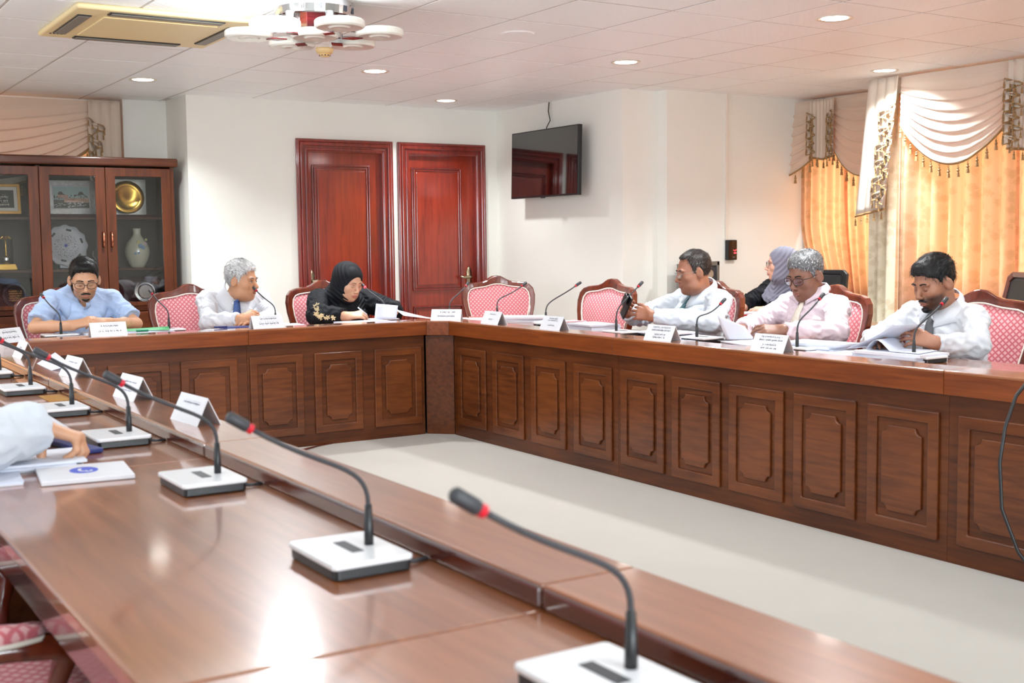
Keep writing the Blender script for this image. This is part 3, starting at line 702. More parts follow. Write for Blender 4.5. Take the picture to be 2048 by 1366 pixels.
# ================================================================== MICROPHONES
def make_mic(label, loc, rz=0, lean=(-0.2, 0.0), lit=False, size=1.0, hz=0.262):
    t = thing('desk_microphone', label, 'microphone', loc, rz, 'gooseneck microphones on the desks')
    MB().prism([(-0.102, -0.098), (0.028, -0.098), (0.034, -0.09), (0.034, 0.09), (0.028, 0.098), (-0.102, 0.098), (-0.108, 0.09), (-0.108, -0.09)], 0.001, 0.02).build('base', M['black'], t, bevel=0.003)
    MB().prism([(-0.106, -0.1), (0.03, -0.1), (0.037, -0.093), (0.037, 0.093), (0.03, 0.1), (-0.106, 0.1), (-0.112, 0.093), (-0.112, -0.093)], 0.019, 0.029).build('top_plate', M['white'], t, bevel=0.003)
    MB().box(-0.048, -0.026, -0.035, 0.045, 0.0285, 0.030).build('speaker_slot', M['dgrey'], t)
    MB().tube([(0.034, -0.06, 0.008), (0.055, -0.066, 0.006), (0.085, -0.055, 0.004)], 0.004, 6).tube([(0.034, -0.04, 0.01), (0.05, -0.04, 0.008)], 0.009, 8).build('cable', M['dgrey'], t, smooth=True)
    lx, ly = lean; L = math.hypot(lx, ly); ux, uy = lx/L, ly/L
    st = (0, 0, 0.028)
    MB().tube([(0, 0, 0.028), (0, 0, 0.055), (0, 0, 0.1)], [0.0085, 0.0085, 0.0065], 10).build('socket', M['black'], t, smooth=True)
    pts = [(0, 0, 0.095)]
    P0 = Vector((0, 0, 0.1)); P3 = Vector((lx, ly, hz)); P1 = Vector((0, 0, 0.1+0.075)); P2 = P3-Vector((ux*0.13*L/0.2, uy*0.13*L/0.2, 0.085))
    for k in range(15):
        s = k/14; pts.append(P0*(1-s)**3+P1*3*s*(1-s)**2+P2*3*s*s*(1-s)+P3*s**3)
    MB().tube(pts, 0.0042, 8).build('gooseneck', M['dgrey'], t, smooth=True)
    d = (P3-P2).normalized()
    MB().tube([P3, P3+d*0.009], 0.0085, 12).build('ring', M['redl'] if lit else M['red'], t, smooth=False)
    MB().tube([P3+d*0.009, P3+d*0.012, P3+d*0.045, P3+d*0.049], [0.0085, 0.0098, 0.0098, 0.006], 12).build('head', M['redl'] if False else M['dgrey'], t, smooth=True)
    return t
near = [(1.148, 'gooseneck microphone nearest the camera at the bottom edge'), (1.890, 'gooseneck microphone in the bottom foreground, second from the camera'),
        (2.693, 'gooseneck microphone beside the blue logo booklet'), (3.458, 'gooseneck microphone just beyond the hand on the papers'),
        (4.173, 'foreground-row microphone behind the lifted white sheets'), (4.868, 'foreground-row microphone whose base shows at the left edge'),
        (5.54, 'foreground-row microphone furthest away at the left edge')]
mic0 = None
for i, (y, l) in enumerate(near):
    if mic0 is None: mic0 = make_mic(l, (0.893, y, 0.72), 0, (-0.205, 0.004), hz=0.25)
    else: dup(mic0, (0.893, y, 0.72), 0, l)
far = [((1.58, 7.6), math.pi/2, (0.22, -0.04), 'microphone in front of the man in the light blue shirt'),
       ((2.235, 7.6), math.pi/2, (0.2, 0.08), 'microphone between the blue-shirted man and the silver-haired man'),
       ((2.945, 7.6), math.pi/2, (0.2, 0.14), 'microphone right of the silver-haired man'),
       ((3.75, 7.6), math.pi/2, (0.22, 0.1), 'microphone with a glowing red ring, used by the woman in black headscarf'),
       ((4.10, 7.30), R(45), (0.2, -0.12), 'microphone at the corner behind the corner name card'),
       ((4.50, 7.32), R(30), (0.1, -0.2), 'microphone in front of the empty corner armchair'),
       ((4.34, 6.46), 0, (0.21, -0.1), 'microphone left of the empty armchair on the right row'),
       ((4.27, 5.62), 0, (0.21, 0.02), 'microphone in front of the black phone'),
       ((4.33, 4.98), 0, (0.22, -0.03), 'microphone in front of the man holding a phone'),
       ((4.30, 4.21), 0, (0.22, 0.02), 'microphone in front of the man in the pale pink shirt'),
       ((4.37, 3.57), 0, (0.22, -0.02), 'microphone in front of the bearded man')]
HZ = {4: (.245, .17), 5: (.235, .15), 6: (.262, .19), 7: (.28, .17), 8: (.2, .15), 9: (.252, .16), 10: (.25, .165)}
for i, ((x, y), rz, ln, l) in enumerate(far):
    # base faces the sitter; lean vectors are given in the rotated frame
    if abs(rz-math.pi/2) < 0.01: m = make_mic(l, (x, y, 0.72), math.pi*1.5, (-0.2, -0.05 if i != 1 else -0.04), lit=(i == 3), hz=0.243)
    else: m = make_mic(l, (x, y, 0.72), math.pi+rz, (-HZ[i][1], -ln[1]*0.6), hz=HZ[i][0])

# ================================================================== NAME CARDS
def scribble(m, cx, cz, wdt, h, f, seed):
    rnd = random.Random(seed); x = cx-wdt/2
    while x < cx+wdt/2:
        k = rnd.choice('abcd_')
        s = h*0.42
        if k == '_': x += s*0.9; continue
        if k == 'a': pl = [(0, 0), (s*0.5, s), (s*0.9, s*0.2)]
        elif k == 'b': pl = [(0, s), (s*0.3, 0), (s*0.9, s*0.1)]
        elif k == 'c': pl = [(0, s*0.3), (s*0.4, s), (s*0.7, s*0.3), (s*0.3, -s*0.5)]
        else: pl = [(0, 0), (s*0.8, s*0.9)]
        for a, b in zip(pl, pl[1:]):
            dx, dz = b[0]-a[0], b[1]-a[1]; L = math.hypot(dx, dz) or 1; nx, nz = -dz/L*h*0.1, dx/L*h*0.1
            q4 = [(x+a[0]+nx, cz+a[1]+nz), (x+a[0]-nx, cz+a[1]-nz), (x+b[0]-nx, cz+b[1]-nz), (x+b[0]+nx, cz+b[1]+nz)]
            m.add([f(u, v) for u, v in q4], [(0, 1, 2, 3)])
        yy = cz+h*(0.72 if rnd.random() < 0.75 else -0.4); L = s*0.45
        m.add([f(u, v) for u, v in [(x, yy), (x+L, yy+L*0.35), (x+L, yy+L*0.35+h*0.16), (x, yy+h*0.16)]], [(0, 1, 2, 3)])
        x += s*1.25
def name_card(label, loc, rz, seed, W=0.205, H=0.078, rows=((0.7, 0.5, 0.015), (0.33, 0.6, 0.015)), faint=False, group='folded white name cards'):
    """tent card: ridge along local X, printed face towards local -Y"""
    t = thing('name_card', label, 'name card', loc, rz, group)
    D = 0.075; th = 0.0016
    MB().add([(-W/2, -D/2, 0), (W/2, -D/2, 0), (W/2, 0, H), (-W/2, 0, H), (-W/2, -D/2+2*th, 0), (W/2, -D/2+2*th, 0), (W/2, 0.001, H-2*th), (-W/2, 0.001, H-2*th)],
             [(0, 1, 2, 3), (4, 7, 6, 5), (0, 4, 5, 1), (1, 5, 6, 2), (0, 3, 7, 4), (3, 2, 6, 7)]).build('front_leaf', M['card'], t)
    MB().add([(-W/2, D/2, 0), (W/2, D/2, 0), (W/2, 0, H), (-W/2, 0, H), (-W/2, D/2-2*th, 0), (W/2, D/2-2*th, 0), (W/2, -0.001, H-2*th), (-W/2, -0.001, H-2*th)],
             [(1, 0, 3, 2), (5, 6, 7, 4), (0, 1, 5, 4), (1, 2, 6, 5), (3, 0, 4, 7), (2, 3, 7, 6)]).build('rear_leaf', M['card'], t)
    m = MB(); sl = (D/2)/H
    f = lambda u, v: (u, -D/2+v*sl-0.0008, v)
    for k, (zc, wf, h) in enumerate(rows): scribble(m, 0.005, zc*H, W*wf, h, f, seed*10+k)
    m.build('lettering', M['inkf'] if faint else M['ink'], t)
    return t
four = ((0.83, 0.62, 0.009), (0.64, 0.68, 0.011), (0.38, 0.4, 0.009), (0.18, 0.44, 0.011))
name_card('white name card with two lines of script before the light blue shirted man', (1.74, 7.125, 0.76), 0, 1)
name_card('white name card with two lines of script before the silver-haired man', (2.70, 7.12, 0.76), R(3), 2)
name_card('white name card with two lines of script on the corner of the desk', (3.935, 7.045, 0.76), R(-42), 3, H=0.07)
name_card('small white name card beside the empty corner armchair', (3.97, 6.50, 0.76), -math.pi/2, 4, rows=((0.75, 0.34, 0.009), (0.35, 0.28, 0.009)))
name_card('white name card before the empty armchair on the right row', (3.975, 5.83, 0.76), -math.pi/2, 5, rows=((0.8, 0.42, 0.009), (0.66, 0.5, 0.008), (0.3, 0.34, 0.009)))
name_card('white name card with four lines before the man holding a phone', (3.965, 4.83, 0.76), -math.pi/2+R(3), 6, rows=four)
name_card('white name card with four lines before the man in the pink shirt', (3.955, 4.03, 0.76), -math.pi/2+R(2), 7, rows=four)
for y, s, l in [(3.46, 11, 'foreground name card nearest the camera, seen from its side'), (4.13, 12, 'foreground name card second from the camera'),
                (4.98, 13, 'foreground name card third from the camera, beside a folded sheet')]:
    name_card(l, (1.085, y, 0.76), -math.pi/2+R(4), s, rows=((0.7, 0.6, 0.009), (0.35, 0.5, 0.008)), faint=True)
name_card('small glossy white card with a coloured picture lying furthest left', (1.075, 5.98, 0.76), -math.pi/2, 14, W=0.2, faint=True, rows=((0.6, 0.3, 0.01),))
name_card('white name card with script at the left edge, on the corner shelf', (1.17, 6.98, 0.76), R(40), 15)

# ================================================================== PAPERS
def stack(name, label, loc, rz, n, th, w=0.21, l=0.297, jit=0.012, cat='papers', mats=None, skew=6, group=None):
    t = thing(name, label, cat, loc, rz, group); z = 0.0006
    for k in range(n):
        rnd = random.Random(hash((label, k)) % 1000 if False else len(label)*7+k*13)
        h = th/n; a = R(rnd.uniform(-skew, skew)); dx, dy = rnd.uniform(-jit, jit), rnd.uniform(-jit, jit)
        o = MB().box(-w/2, w/2, -l/2, l/2, 0, h*0.96).build('sheet', (mats or [M['paper'], M['paperb']])[k % len(mats or [0, 0])], t)
        o.location = (dx, dy, z); o.rotation_euler = (0, 0, a); z += h
    return t
DZ = 0.72
stack('document', 'white sheets lying left of the name card before the blue-shirted man', (1.66, 7.42, DZ), R(80), 2, 0.02, l=0.26)
stack('document', 'white papers between the blue-shirted man and his name card', (1.86, 7.62, DZ), R(90), 2, 0.028)
stack('document', 'thick white papers under the green folder', (2.09, 7.6, DZ), R(84), 3, 0.03)
t = thing('folder', 'translucent green plastic folder on white papers', 'folder', (2.07, 7.62, DZ+0.0315), R(78))
MB().grid(lambda u, v: (-0.11+0.22*u, -0.16+0.32*v, 0.001+0.014*math.sin(math.pi*u)*(1-v)), 8, 6).build('cover', M['green'], t, smooth=True, solid=0.0012)
tag(MB().tube([(1.95, 7.30, 0.768), (2.02, 7.30, 0.768)], 0.008, 10).build('marker_pen', M['greend'], smooth=False), 'green marker cap beside the name card of the blue-shirted man', 'pen')
stack('document', 'sheaf of white papers under the arm of the silver-haired man', (2.60, 7.47, DZ), R(84), 3, 0.016)
tag(MB().box(-0.06, 0.06, -0.09, 0.09, 0, 0.014).build('notebook', M['navy'], bevel=0.005, loc=(2.63, 7.5, DZ+0.018)), 'small navy notebook on papers beside the silver-haired man', 'notebook').rotation_euler = (0, 0, R(86))
tag(MB().tube([(2.42, 7.28, 0.768), (2.5, 7.27, 0.768)], 0.0055, 8).build('pen', M['navy'], smooth=True), 'dark blue pen at the left of the silver-haired man', 'pen')
stack('document', 'grey and white papers right of the silver-haired man', (2.99, 7.78-0.15, DZ), R(88), 2, 0.02)
stack('document', 'open white booklet under the hand of the woman in black headscarf', (3.50, 7.42, DZ), R(88), 2, 0.03, l=0.34)
stack('document', 'flat white papers in front of the lit microphone', (3.78, 7.36, DZ), R(90), 2, 0.012, l=0.3)
# big white sheet standing out to the right, sheet held by the woman
tag(MB().grid(lambda u, v: (3.83+0.36*u, 7.60-0.13*v+0.02*u, DZ+0.006+0.085*(1-u)**1.2*(1-v*0.45)), 10, 6).build('paper_sheet', M['paper'], smooth=True, solid=0.0008), 'large white sheet sloping down to the right of the lit microphone', 'paper')
tag(MB().grid(lambda u, v: (3.62+0.17*u+0.03*v, 7.50+0.02*math.sin(u*3)+0.03*v, DZ+0.03+0.11*v-0.02*u*v), 8, 6).build('paper_sheet', M['paperb'], smooth=True, solid=0.0008), 'folded grey-white sheet held up by the woman in black headscarf', 'paper')
stack('document', 'stack of papers beside the corner name card', (4.21, 7.05, DZ), R(70), 3, 0.035, l=0.25)
stack('document', 'thick stack of papers before the empty corner armchair', (4.53, 7.02, DZ), R(60), 3, 0.04)
stack('document', 'loose white papers behind the microphone of the right row', (4.5, 6.55, DZ), R(30), 3, 0.03)
stack('document', 'long stack of white papers before the empty right-row armchair', (4.46, 6.1, DZ), R(-4), 4, 0.04)
tag(MB().box(-0.09, 0.09, -0.06, 0.06, 0, 0.004).build('paper_slip', M['pink'], loc=(4.48, 6.42, DZ+0.034)), 'pink slip of paper on the loose white papers', 'paper')
stack('document', 'loose white documents under the hand with the phone', (4.47, 5.45, DZ), R(10), 3, 0.026, jit=0.04, skew=18)
stack('document', 'white sheets beside the name card of the man holding a phone', (4.25, 5.12, DZ), R(20), 2, 0.012, jit=0.03, skew=14)
t = thing('tablet', 'black leather tablet case lying on the right row desk', 'tablet', (4.47, 4.86, DZ), R(24))
MB().box(-0.07, 0.07, -0.11, 0.11, 0.001, 0.016).build('case', M['black'], t, bevel=0.005)
MB().box(-0.055, 0.055, -0.1, 0.1, 0.0155, 0.018).build('screen', M['blackg'], t)
stack('document', 'papers being leafed through by the man in the pink shirt', (4.40, 4.62, DZ), R(-12), 3, 0.02, jit=0.02, skew=10)
tag(MB().grid(lambda u, v: (4.37+0.05*u-0.03*v, 4.78-0.16*u+0.05*v, DZ+0.024+0.13*v**1.3*(1-0.5*u)+0.01*u), 8, 10).build('paper_sheet', M['paper'], smooth=True, solid=0.0008), 'curled white sheet lifted by the man in the pink shirt', 'paper')
stack('document', 'thick stack of papers below the chest of the man in the pink shirt', (4.43, 4.20, DZ), R(4), 4, 0.045, l=0.34)
stack('document', 'flat papers left of the bearded man', (4.36, 3.98, DZ), R(24), 3, 0.016, jit=0.03, skew=16)
stack('document', 'thick open report under the hands of the bearded man', (4.40, 3.66, DZ), R(2), 3, 0.04, l=0.36)
# the bearded man's turned pages
tag(MB().grid(lambda u, v: (4.32+0.2*v, 3.80-0.30*u+0.06*v, DZ+0.044+0.05*math.sin(math.pi*min(1, u*2.2))*(1-u)*1.2), 14, 5).build('paper_sheet', M['paperb'], smooth=True, solid=0.0008), 'curling page bulging on the open report of the bearded man', 'paper')
tag(MB().grid(lambda u, v: (4.36+0.18*v, 3.95-0.27*u-0.03*v, DZ+0.035+0.125*u**0.9-0.015*math.sin(3*u)), 10, 5).build('paper_sheet', M['paper'], smooth=True, solid=0.0008), 'large white page raised in front of the bearded man', 'paper')
# foreground papers on the left
t = thing('booklet', 'white booklet with a blue oval logo in the foreground', 'booklet', (0.664, 3.0, DZ), R(-7))
MB().box(-0.105, 0.105, -0.1, 0.1, 0.0008, 0.012).build('pages', M['card'], t, bevel=0.002)
MB().lathe([(0, 0.0122), (1, 0.0122), (1, 0.0127), (0, 0.0127)], 40, f=lambda x, y, z: (x*0.033, 0.01+y*0.042, z)).build('logo', M['inkb'], t)
lg = MB(); lg.prism([(0.012*math.cos(a)-0.002+0.0, 0.012+0.022*math.sin(a)) for a in np.linspace(1.9, 5.6, 12)]+[(0.007*math.cos(a)-0.0, 0.013+0.017*math.sin(a)) for a in np.linspace(5.6, 1.9, 12)], 0.0127, 0.0131)
for (x, y, r) in [(0.014, -0.012, 0.0045), (0.016, 0.0, 0.003), (0.006, -0.014, 0.0045)]: lg.lathe([(0, 0.0127), (r, 0.0127), (r, 0.0131), (0, 0.0131)], 12, (x, y, 0))
lg.build('logo_mark', M['card'], t)
stack('document', 'open white papers under the foreground hand', (0.575, 3.225, DZ), R(-6), 3, 0.02, w=0.24, l=0.21, skew=4)
stack('document', 'white papers at the left edge beside the logo booklet', (0.43, 3.05, DZ), R(-6), 2, 0.008, w=0.2, l=0.16, skew=3)
tag(MB().grid(lambda u, v: (0.40+0.33*u-0.02*v, 3.42+0.24*v, DZ+0.032+0.065*math.sin(min(1, 0.5+u*0.5)*math.pi*0.9)+0.02*v), 12, 5).build('paper_sheet', M['paper'], smooth=True, solid=0.001), 'white sheet arching above the foreground sleeve', 'paper')
stack('document', 'white papers lying beyond the foreground sleeve', (0.50, 3.55, DZ), R(4), 3, 0.05, w=0.3, l=0.24, skew=3)
tag(MB().grid(lambda u, v: (0.42+0.30*u, 3.98+0.2*v, DZ+0.012+0.06*math.sin(math.pi*(0.35+0.65*u))), 14, 5).build('paper_sheet', M['paper'], smooth=True, solid=0.001), 'curled white sheet further along at the left edge', 'paper')
tag(MB().box(-0.028, 0.028, -0.13, 0.13, 0.001, 0.014).build('pencil_case', M['navy'], bevel=0.004, loc=(0.735, 3.43, DZ)), 'navy blue folder strip beyond the foreground hand', 'folder').rotation_euler = (0, 0, R(10))
tag(MB().grid(lambda u, v: (1.06+0.08*v-0.01*u, 5.62-0.36*u, 0.7605+0.045*v*(1-0.6*u)), 8, 4).build('paper_sheet', M['paperb'], smooth=True, solid=0.0008), 'long folded bluish sheet between the far foreground cards', 'paper')
stack('document', 'papers under the furthest foreground microphone', (0.68, 5.25, DZ), R(6), 2, 0.012)
tag(MB().box(-0.04, 0.04, -0.1, 0.1, 0.0008, 0.002).build('gold_card', M['golds'], loc=(0.93, 4.62, DZ)), 'small golden card lying by the foreground row shelf', 'card')
# books on the side desk
stack('book', 'red and white books in front of the grey-scarfed woman', (5.86, 6.13, 0.742), R(70), 3, 0.03, cat='books', mats=[M['paper'], M['redb'], M['paper']], w=0.17, l=0.25)
tag(MB().box(-0.075, 0.075, -0.1, 0.1, 0, 0.014).build('notebook', M['redb'], bevel=0.002, loc=(5.80, 5.93, 0.743)), 'red notebook at the elbow of the grey-scarfed woman', 'notebook')
# cables
tag(MB().tube([(3.886, 2.60, 0.768), (3.80, 2.60, 0.775), (3.70, 2.585, 0.72), (3.63, 2.575, 0.62), (3.60, 2.572, 0.5), (3.60, 2.56, 0.34), (3.61, 2.50, 0.2), (3.64, 2.40, 0.08), (3.68, 2.3, 0.02), (3.7, 2.1, 0.006)], 0.0065, 8).build('cable', M['black'], smooth=True), 'black cable hanging in a bow at the right edge', 'cable')
tag(MB().tube([(2.2, 6.95, 0.006), (2.5, 6.86, 0.004), (2.78, 6.93, 0.004), (2.95, 7.02, 0.004), (3.1, 7.07, 0.004)], 0.004, 6).tube([(2.3, 6.8, 0.006), (2.55, 6.80, 0.004), (2.8, 6.9, 0.004), (3.05, 7.07, 0.004)], 0.004, 6).build('floor_cable', M['chairw'], smooth=True), 'thin brown cables on the carpet at the foot of the back desk', 'cable')
# ================================================================== GLASS CABINET
cb = thing('display_cabinet', 'dark wooden display cabinet with glass doors left of the doors', 'cabinet', (0, 9.78, 0))
CX0, CX1 = 0.87, 2.955
MB().box(CX0, CX1, 0.02, 0.42, 0, 0.06).build('plinth', M['cabh'], cb)
MB().box(CX0-0.01, CX1+0.025, -0.045, 0.43, 1.905, 1.972).build('cornice', M['cabh'], cb, bevel=0.012, seg=3)
MB().box(CX1-0.03, CX1, 0.0, 0.42, 0.06, 1.905).build('side_panel', M['cab'], cb, bevel=0.003)
MB().box(CX0, CX0+0.03, 0.0, 0.42, 0.06, 1.905).build('side_panel', M['cab'], cb, bevel=0.003)
MB().box(CX0+0.03, CX1-0.03, 0.40, 0.42, 0.06, 1.905).build('back_panel', M['cabin'], cb)
MB().box(1.9, 1.93, 0.03, 0.40, 0.06, 1.9).build('partition', M['cab'], cb)
for z in (1.505, 1.10): MB().box(CX0+0.03, CX1-0.03, 0.05, 0.40, z-0.02, z).build('shelf', M['cabh'], cb, bevel=0.002)
MB().box(CX0, CX1, 0.0, 0.42, 0.755, 0.80).build('cabinet_ledge', M['cabh'], cb, bevel=0.005)
xs = [CX0+0.005, 1.395, 1.913, 2.408, 2.925]
for i in range(4):
    x0, x1 = xs[i]+0.002, xs[i+1]-0.002; W_ = 0.075
    o = [(x0, 0.80), (x1, 0.80), (x1, 1.89), (x0, 1.89)]; n = [(x0+W_, 0.83), (x1-W_, 0.83), (x1-W_, 1.823), (x0+W_, 1.823)]
    d = MB().ring(o, n, -0.018, 0.0, f=XZ(0.0)).build('glass_door', M['cab'], cb, bevel=0.003)
    MB().box(x0+W_, x1-W_, -0.010, -0.007, 0.83, 1.823).build('pane', M['glass'], d)
    hx = x1-0.03 if i % 2 == 0 else x0+0.03
    MB().tube([(hx, -0.018, 1.385), (hx, -0.045, 1.38), (hx, -0.05, 1.33), (hx, -0.045, 1.28), (hx, -0.018, 1.272)], 0.008, 8).build('handle', M['copper'], d, smooth=True)
    e = MB().box(x0, x1, -0.018, 0.0, 0.62, 0.75).build('drawer', M['cabh'], cb, bevel=0.004)
    o = [(x0, 0.07), (x1, 0.07), (x1, 0.61), (x0, 0.61)]; n = [(x0+0.06, 0.13), (x1-0.06, 0.13), (x1-0.06, 0.55), (x0+0.06, 0.55)]
    d = MB().ring(o, n, -0.018, 0.0, f=XZ(0.0)).build('lower_door', M['cab'], cb, bevel=0.003)
    MB().box(x0+0.06, x1-0.06, -0.008, 0.0, 0.13, 0.55).build('door_panel', M['cab'], d)
YI = 9.99
def plate(name, label, c, r, mat, rim=None, tilt=14, scall=0, cat='plate', prof=None, matl=None):
    t = thing(name, label, cat, c)
    t.rotation_euler = (R(-tilt), 0, 0)
    prof = prof or [(0, -0.004), (0.62, -0.004), (0.7, -0.012), (0.98, -0.02), (1.0, -0.014), (0.72, 0.0), (0, 0.004)]
    def f(x, y, z):
        a = math.atan2(y, x); rr = math.hypot(x, y); k = 1+(scall and 0.035*math.cos(scall*a)*(rr > 0.8*r))
        return (x*k, z, r+y*k)
    MB().lathe([(p*r, z) for p, z in prof], 64, f=f).build('dish', mat, t, smooth=True)
    return t
# lace plate
t = plate('lace_plate', 'large white pierced ceramic plate on the middle shelf', (2.146, YI, 1.12), 0.165, M['card'], scall=12, tilt=10)
m = MB(); rnd = random.Random(3)
for k in range(12):
    a = k*math.pi/6; 
    if k % 2 == 0:
        c_, s_ = math.cos(a+0.3), math.sin(a+0.3); cx, cz = 0.125*c_, 0.125*s_; tx, tz = -s_, c_
        m.add([(cx-tx*0.02-c_*0.008, -0.0205, 0.165+cz-tz*0.02-s_*0.008), (cx+tx*0.02-c_*0.008, -0.0205, 0.165+cz+tz*0.02-s_*0.008), (cx+tx*0.02+c_*0.008, -0.0205, 0.165+cz+tz*0.02+s_*0.008), (cx-tx*0.02+c_*0.008, -0.0205, 0.165+cz-tz*0.02+s_*0.008)], [(0, 1, 2, 3)])
for k in range(230):
    a = rnd.uniform(0, 6.283); r_ = 0.098*math.sqrt(rnd.random()); s_ = rnd.uniform(0.0015, 0.0035); x, z = r_*math.cos(a), 0.165+r_*math.sin(a)
    m.add([(x-s_, -0.0065-r_*0.06, z), (x, -0.0065-r_*0.06, z-s_), (x+s_, -0.0065-r_*0.06, z), (x, -0.0065-r_*0.06, z+s_)], [(0, 1, 2, 3)])
m.build('pierced_pattern', M['dgrey'], t)
MB().lathe([(0, -0.009), (0.012, -0.009), (0.012, -0.007), (0, -0.007)], 16, f=lambda x, y, z: (x, z, 0.165+y)).build('centre_rosette', M['inkb'], t)
MB().box(-0.055, 0.055, 0.0, 0.05, -0.014, 0.03).build('stand', M['card'], t, bevel=0.004)
t = plate('golden_plate', 'round golden dish on the top shelf of the cabinet', (2.64, YI, 1.535), 0.135, M['gold'], tilt=10)
tag(MB().box(-0.125, 0.155, 0.0, 0.012, 0, 0.29).build('presentation_box', M['silver'], loc=(2.65, YI+0.075, 1.527)), 'pale backing board behind the golden dish', 'board')
tag(MB().box(-0.2, 0.2, -0.1, 0.1, 0, 0.022).box(-0.09, -0.05, -0.101, -0.099, 0.006, 0.014).box(0.09, 0.13, -0.101, -0.099, 0.006, 0.014).build('plaque_box', M['maroonbox'], loc=(2.68, YI+0.02, 1.505)), 'flat maroon box under the golden dish', 'box')
tag(MB().box(-0.21, 0.2, -0.1, 0.1, 0, 0.022).build('plaque_box', M['maroonbox'], loc=(2.19, YI+0.02, 1.505)), 'flat maroon box under the framed city picture', 'box')
# vase
t = thing('vase', 'pale green porcelain vase with raised blue and pink flowers', 'vase', (2.70, YI, 1.10))
MB().lathe([(0, 0), (0.05, 0), (0.055, 0.006), (0.07, 0.03), (0.092, 0.08), (0.1, 0.125), (0.096, 0.165), (0.078, 0.205), (0.05, 0.24), (0.034, 0.262), (0.03, 0.28), (0.033, 0.31), (0.035, 0.318), (0.03, 0.316), (0.026, 0.28), (0, 0.25)], 36).build('body', M['ivory'], t, smooth=True)
for (x, z, r_, mt) in [(0.0, 0.175, 0.017, 'flower_b'), (0.022, 0.162, 0.016, 'flower_b'), (0.045, 0.19, 0.016, 'flower_p'), (-0.012, 0.208, 0.014, 'flower_y'), (-0.04, 0.115, 0.01, 'flower_b'), (0.055, 0.225, 0.01, 'flower_y'), (-0.015, 0.12, 0.008, 'flower_b')]:
    yy = -math.sqrt(max(0.0001, 0.098**2-x*x))*(1 if z < 0.19 else 0.78)
    m = MB()
    for k in range(5):
        a = k*1.2566; m.sphere((x+r_*0.62*math.cos(a), yy-0.002, z+r_*0.62*math.sin(a)), (r_*0.5, 0.006, r_*0.5), 8, 5)
    m.sphere((x, yy-0.006, z), r_*0.3, 8, 5).build('flower', M[mt], t, smooth=True)
t = plate('silver_plate', 'round engraved silver award plate on the bottom shelf', (2.755, YI-0.03, 0.805), 0.098, M['silver'], tilt=14, prof=[(0, -0.002), (0.6, -0.002), (0.66, -0.014), (0.8, -0.014), (0.86, -0.008), (1.0, -0.014), (1.0, -0.004), (0.7, 0.006), (0, 0.006)])
MB().lathe([(0, -0.0035), (0.055, -0.0035), (0.055, -0.002), (0, -0.002)], 32, f=lambda x, y, z: (x, z, 0.098+y)).build('engraved_disc', M['cream'], t)
m = MB(); f = lambda u, v: (u, -0.0038, 0.098+v)
for k in range(6): scribble(m, 0, 0.03-0.012*k, 0.07-abs(k-2.5)*0.008, 0.006, f, 40+k)
m.build('lettering', M['inkf'], t)
tag(MB().box(-0.16, 0.15, 0.0, 0.01, 0, 0.22).build('award_case', M['maroonbox'], loc=(2.72, YI+0.045, 0.802)), 'open maroon case behind the silver award plate', 'case').rotation_euler = (R(-8), 0, 0)
t = plate('dark_plate', 'dark engraved metal plate on the bottom shelf at left', (1.745, YI-0.04, 0.805), 0.1, M['dgrey'], tilt=12)
m = MB()
for k in range(5): scribble(m, 0, 0.03-0.018*k, 0.09, 0.012, lambda u, v: (u, -0.0048, 0.1+v), 60+k)
m.build('engraving', M['golds'], t)
# framed pictures
def picture_frame(label, c, W_, H_, fw_, fm, mat_in, draw):
    t = thing('picture_frame', label, 'picture', c); t.rotation_euler = (R(-7), 0, 0)
    o = [(-W_/2, 0), (W_/2, 0), (W_/2, H_), (-W_/2, H_)]; n = [(-W_/2+fw_, fw_), (W_/2-fw_, fw_), (W_/2-fw_, H_-fw_), (-W_/2+fw_, H_-fw_)]
    MB().ring(o, n, -0.012, 0.006, f=XZ(0)).build('frame', fm, t, bevel=0.003)
    MB().box(-W_/2+fw_, W_/2-fw_, -0.004, 0.004, fw_, H_-fw_).build('mount', mat_in, t)
    draw(t, W_, H_, fw_); return t
sky = pm('print_sky', (168, 190, 186), 0.5); bldg = pm('print_stone', (196, 158, 138), 0.5, var=0.3, vscale=60); darkp = pm('print_trees', (88, 84, 74), 0.5, var=0.4, vscale=80); grn = pm('print_black', (46, 46, 40), 0.5)
mottle = pm('mottled_silver_frame', (196, 194, 192), 0.35, metal=0.4, var=0.2, vscale=50)
def city(t, W_, H_, f):
    a, b = -W_/2+f+0.005, W_/2-f-0.005
    MB().box(a, b, -0.0052, -0.004, f+0.005, H_-f-0.005).build('printed_sky', sky, t)
    m = MB(); m.box(a, b, -0.0058, -0.0052, f+0.005, f+0.07); m.build('printed_ground', darkp, t)
    m = MB(); m.box(a+0.08, b, -0.0064, -0.0058, f+0.05, f+0.085); m.box(a+0.03, a+0.11, -0.0064, -0.0058, f+0.085, f+0.11)
    m.build('printed_walls', bldg, t)
    m = MB(); rnd = random.Random(5)
    for x0 in (a+0.055, b-0.06):
        m.prism([(x0+0.022*math.cos(q_), f+0.11+0.026*math.sin(q_)) for q_ in np.linspace(0, math.pi, 12)], -0.0066, -0.006, f=XZ(0))
    for k in range(26):
        x = rnd.uniform(a, b-0.02); z = f+rnd.uniform(0.075, 0.105); m.box(x, x+rnd.uniform(0.006, 0.02), -0.0062, -0.0056, z, z+rnd.uniform(0.006, 0.014))
    m.build('printed_roofs', darkp, t)
    m = MB()
    for k in range(40):
        x = rnd.uniform(a, b-0.02); z = f+rnd.uniform(0.008, 0.05); m.box(x, x+rnd.uniform(0.004, 0.016), -0.0066, -0.006, z, z+0.004)
    m.build('printed_boats', M['card'], t)
picture_frame('framed coloured view of a walled city in a silver frame', (2.20, YI, 1.53), 0.37, 0.27, 0.045, mottle, M['card'], city)
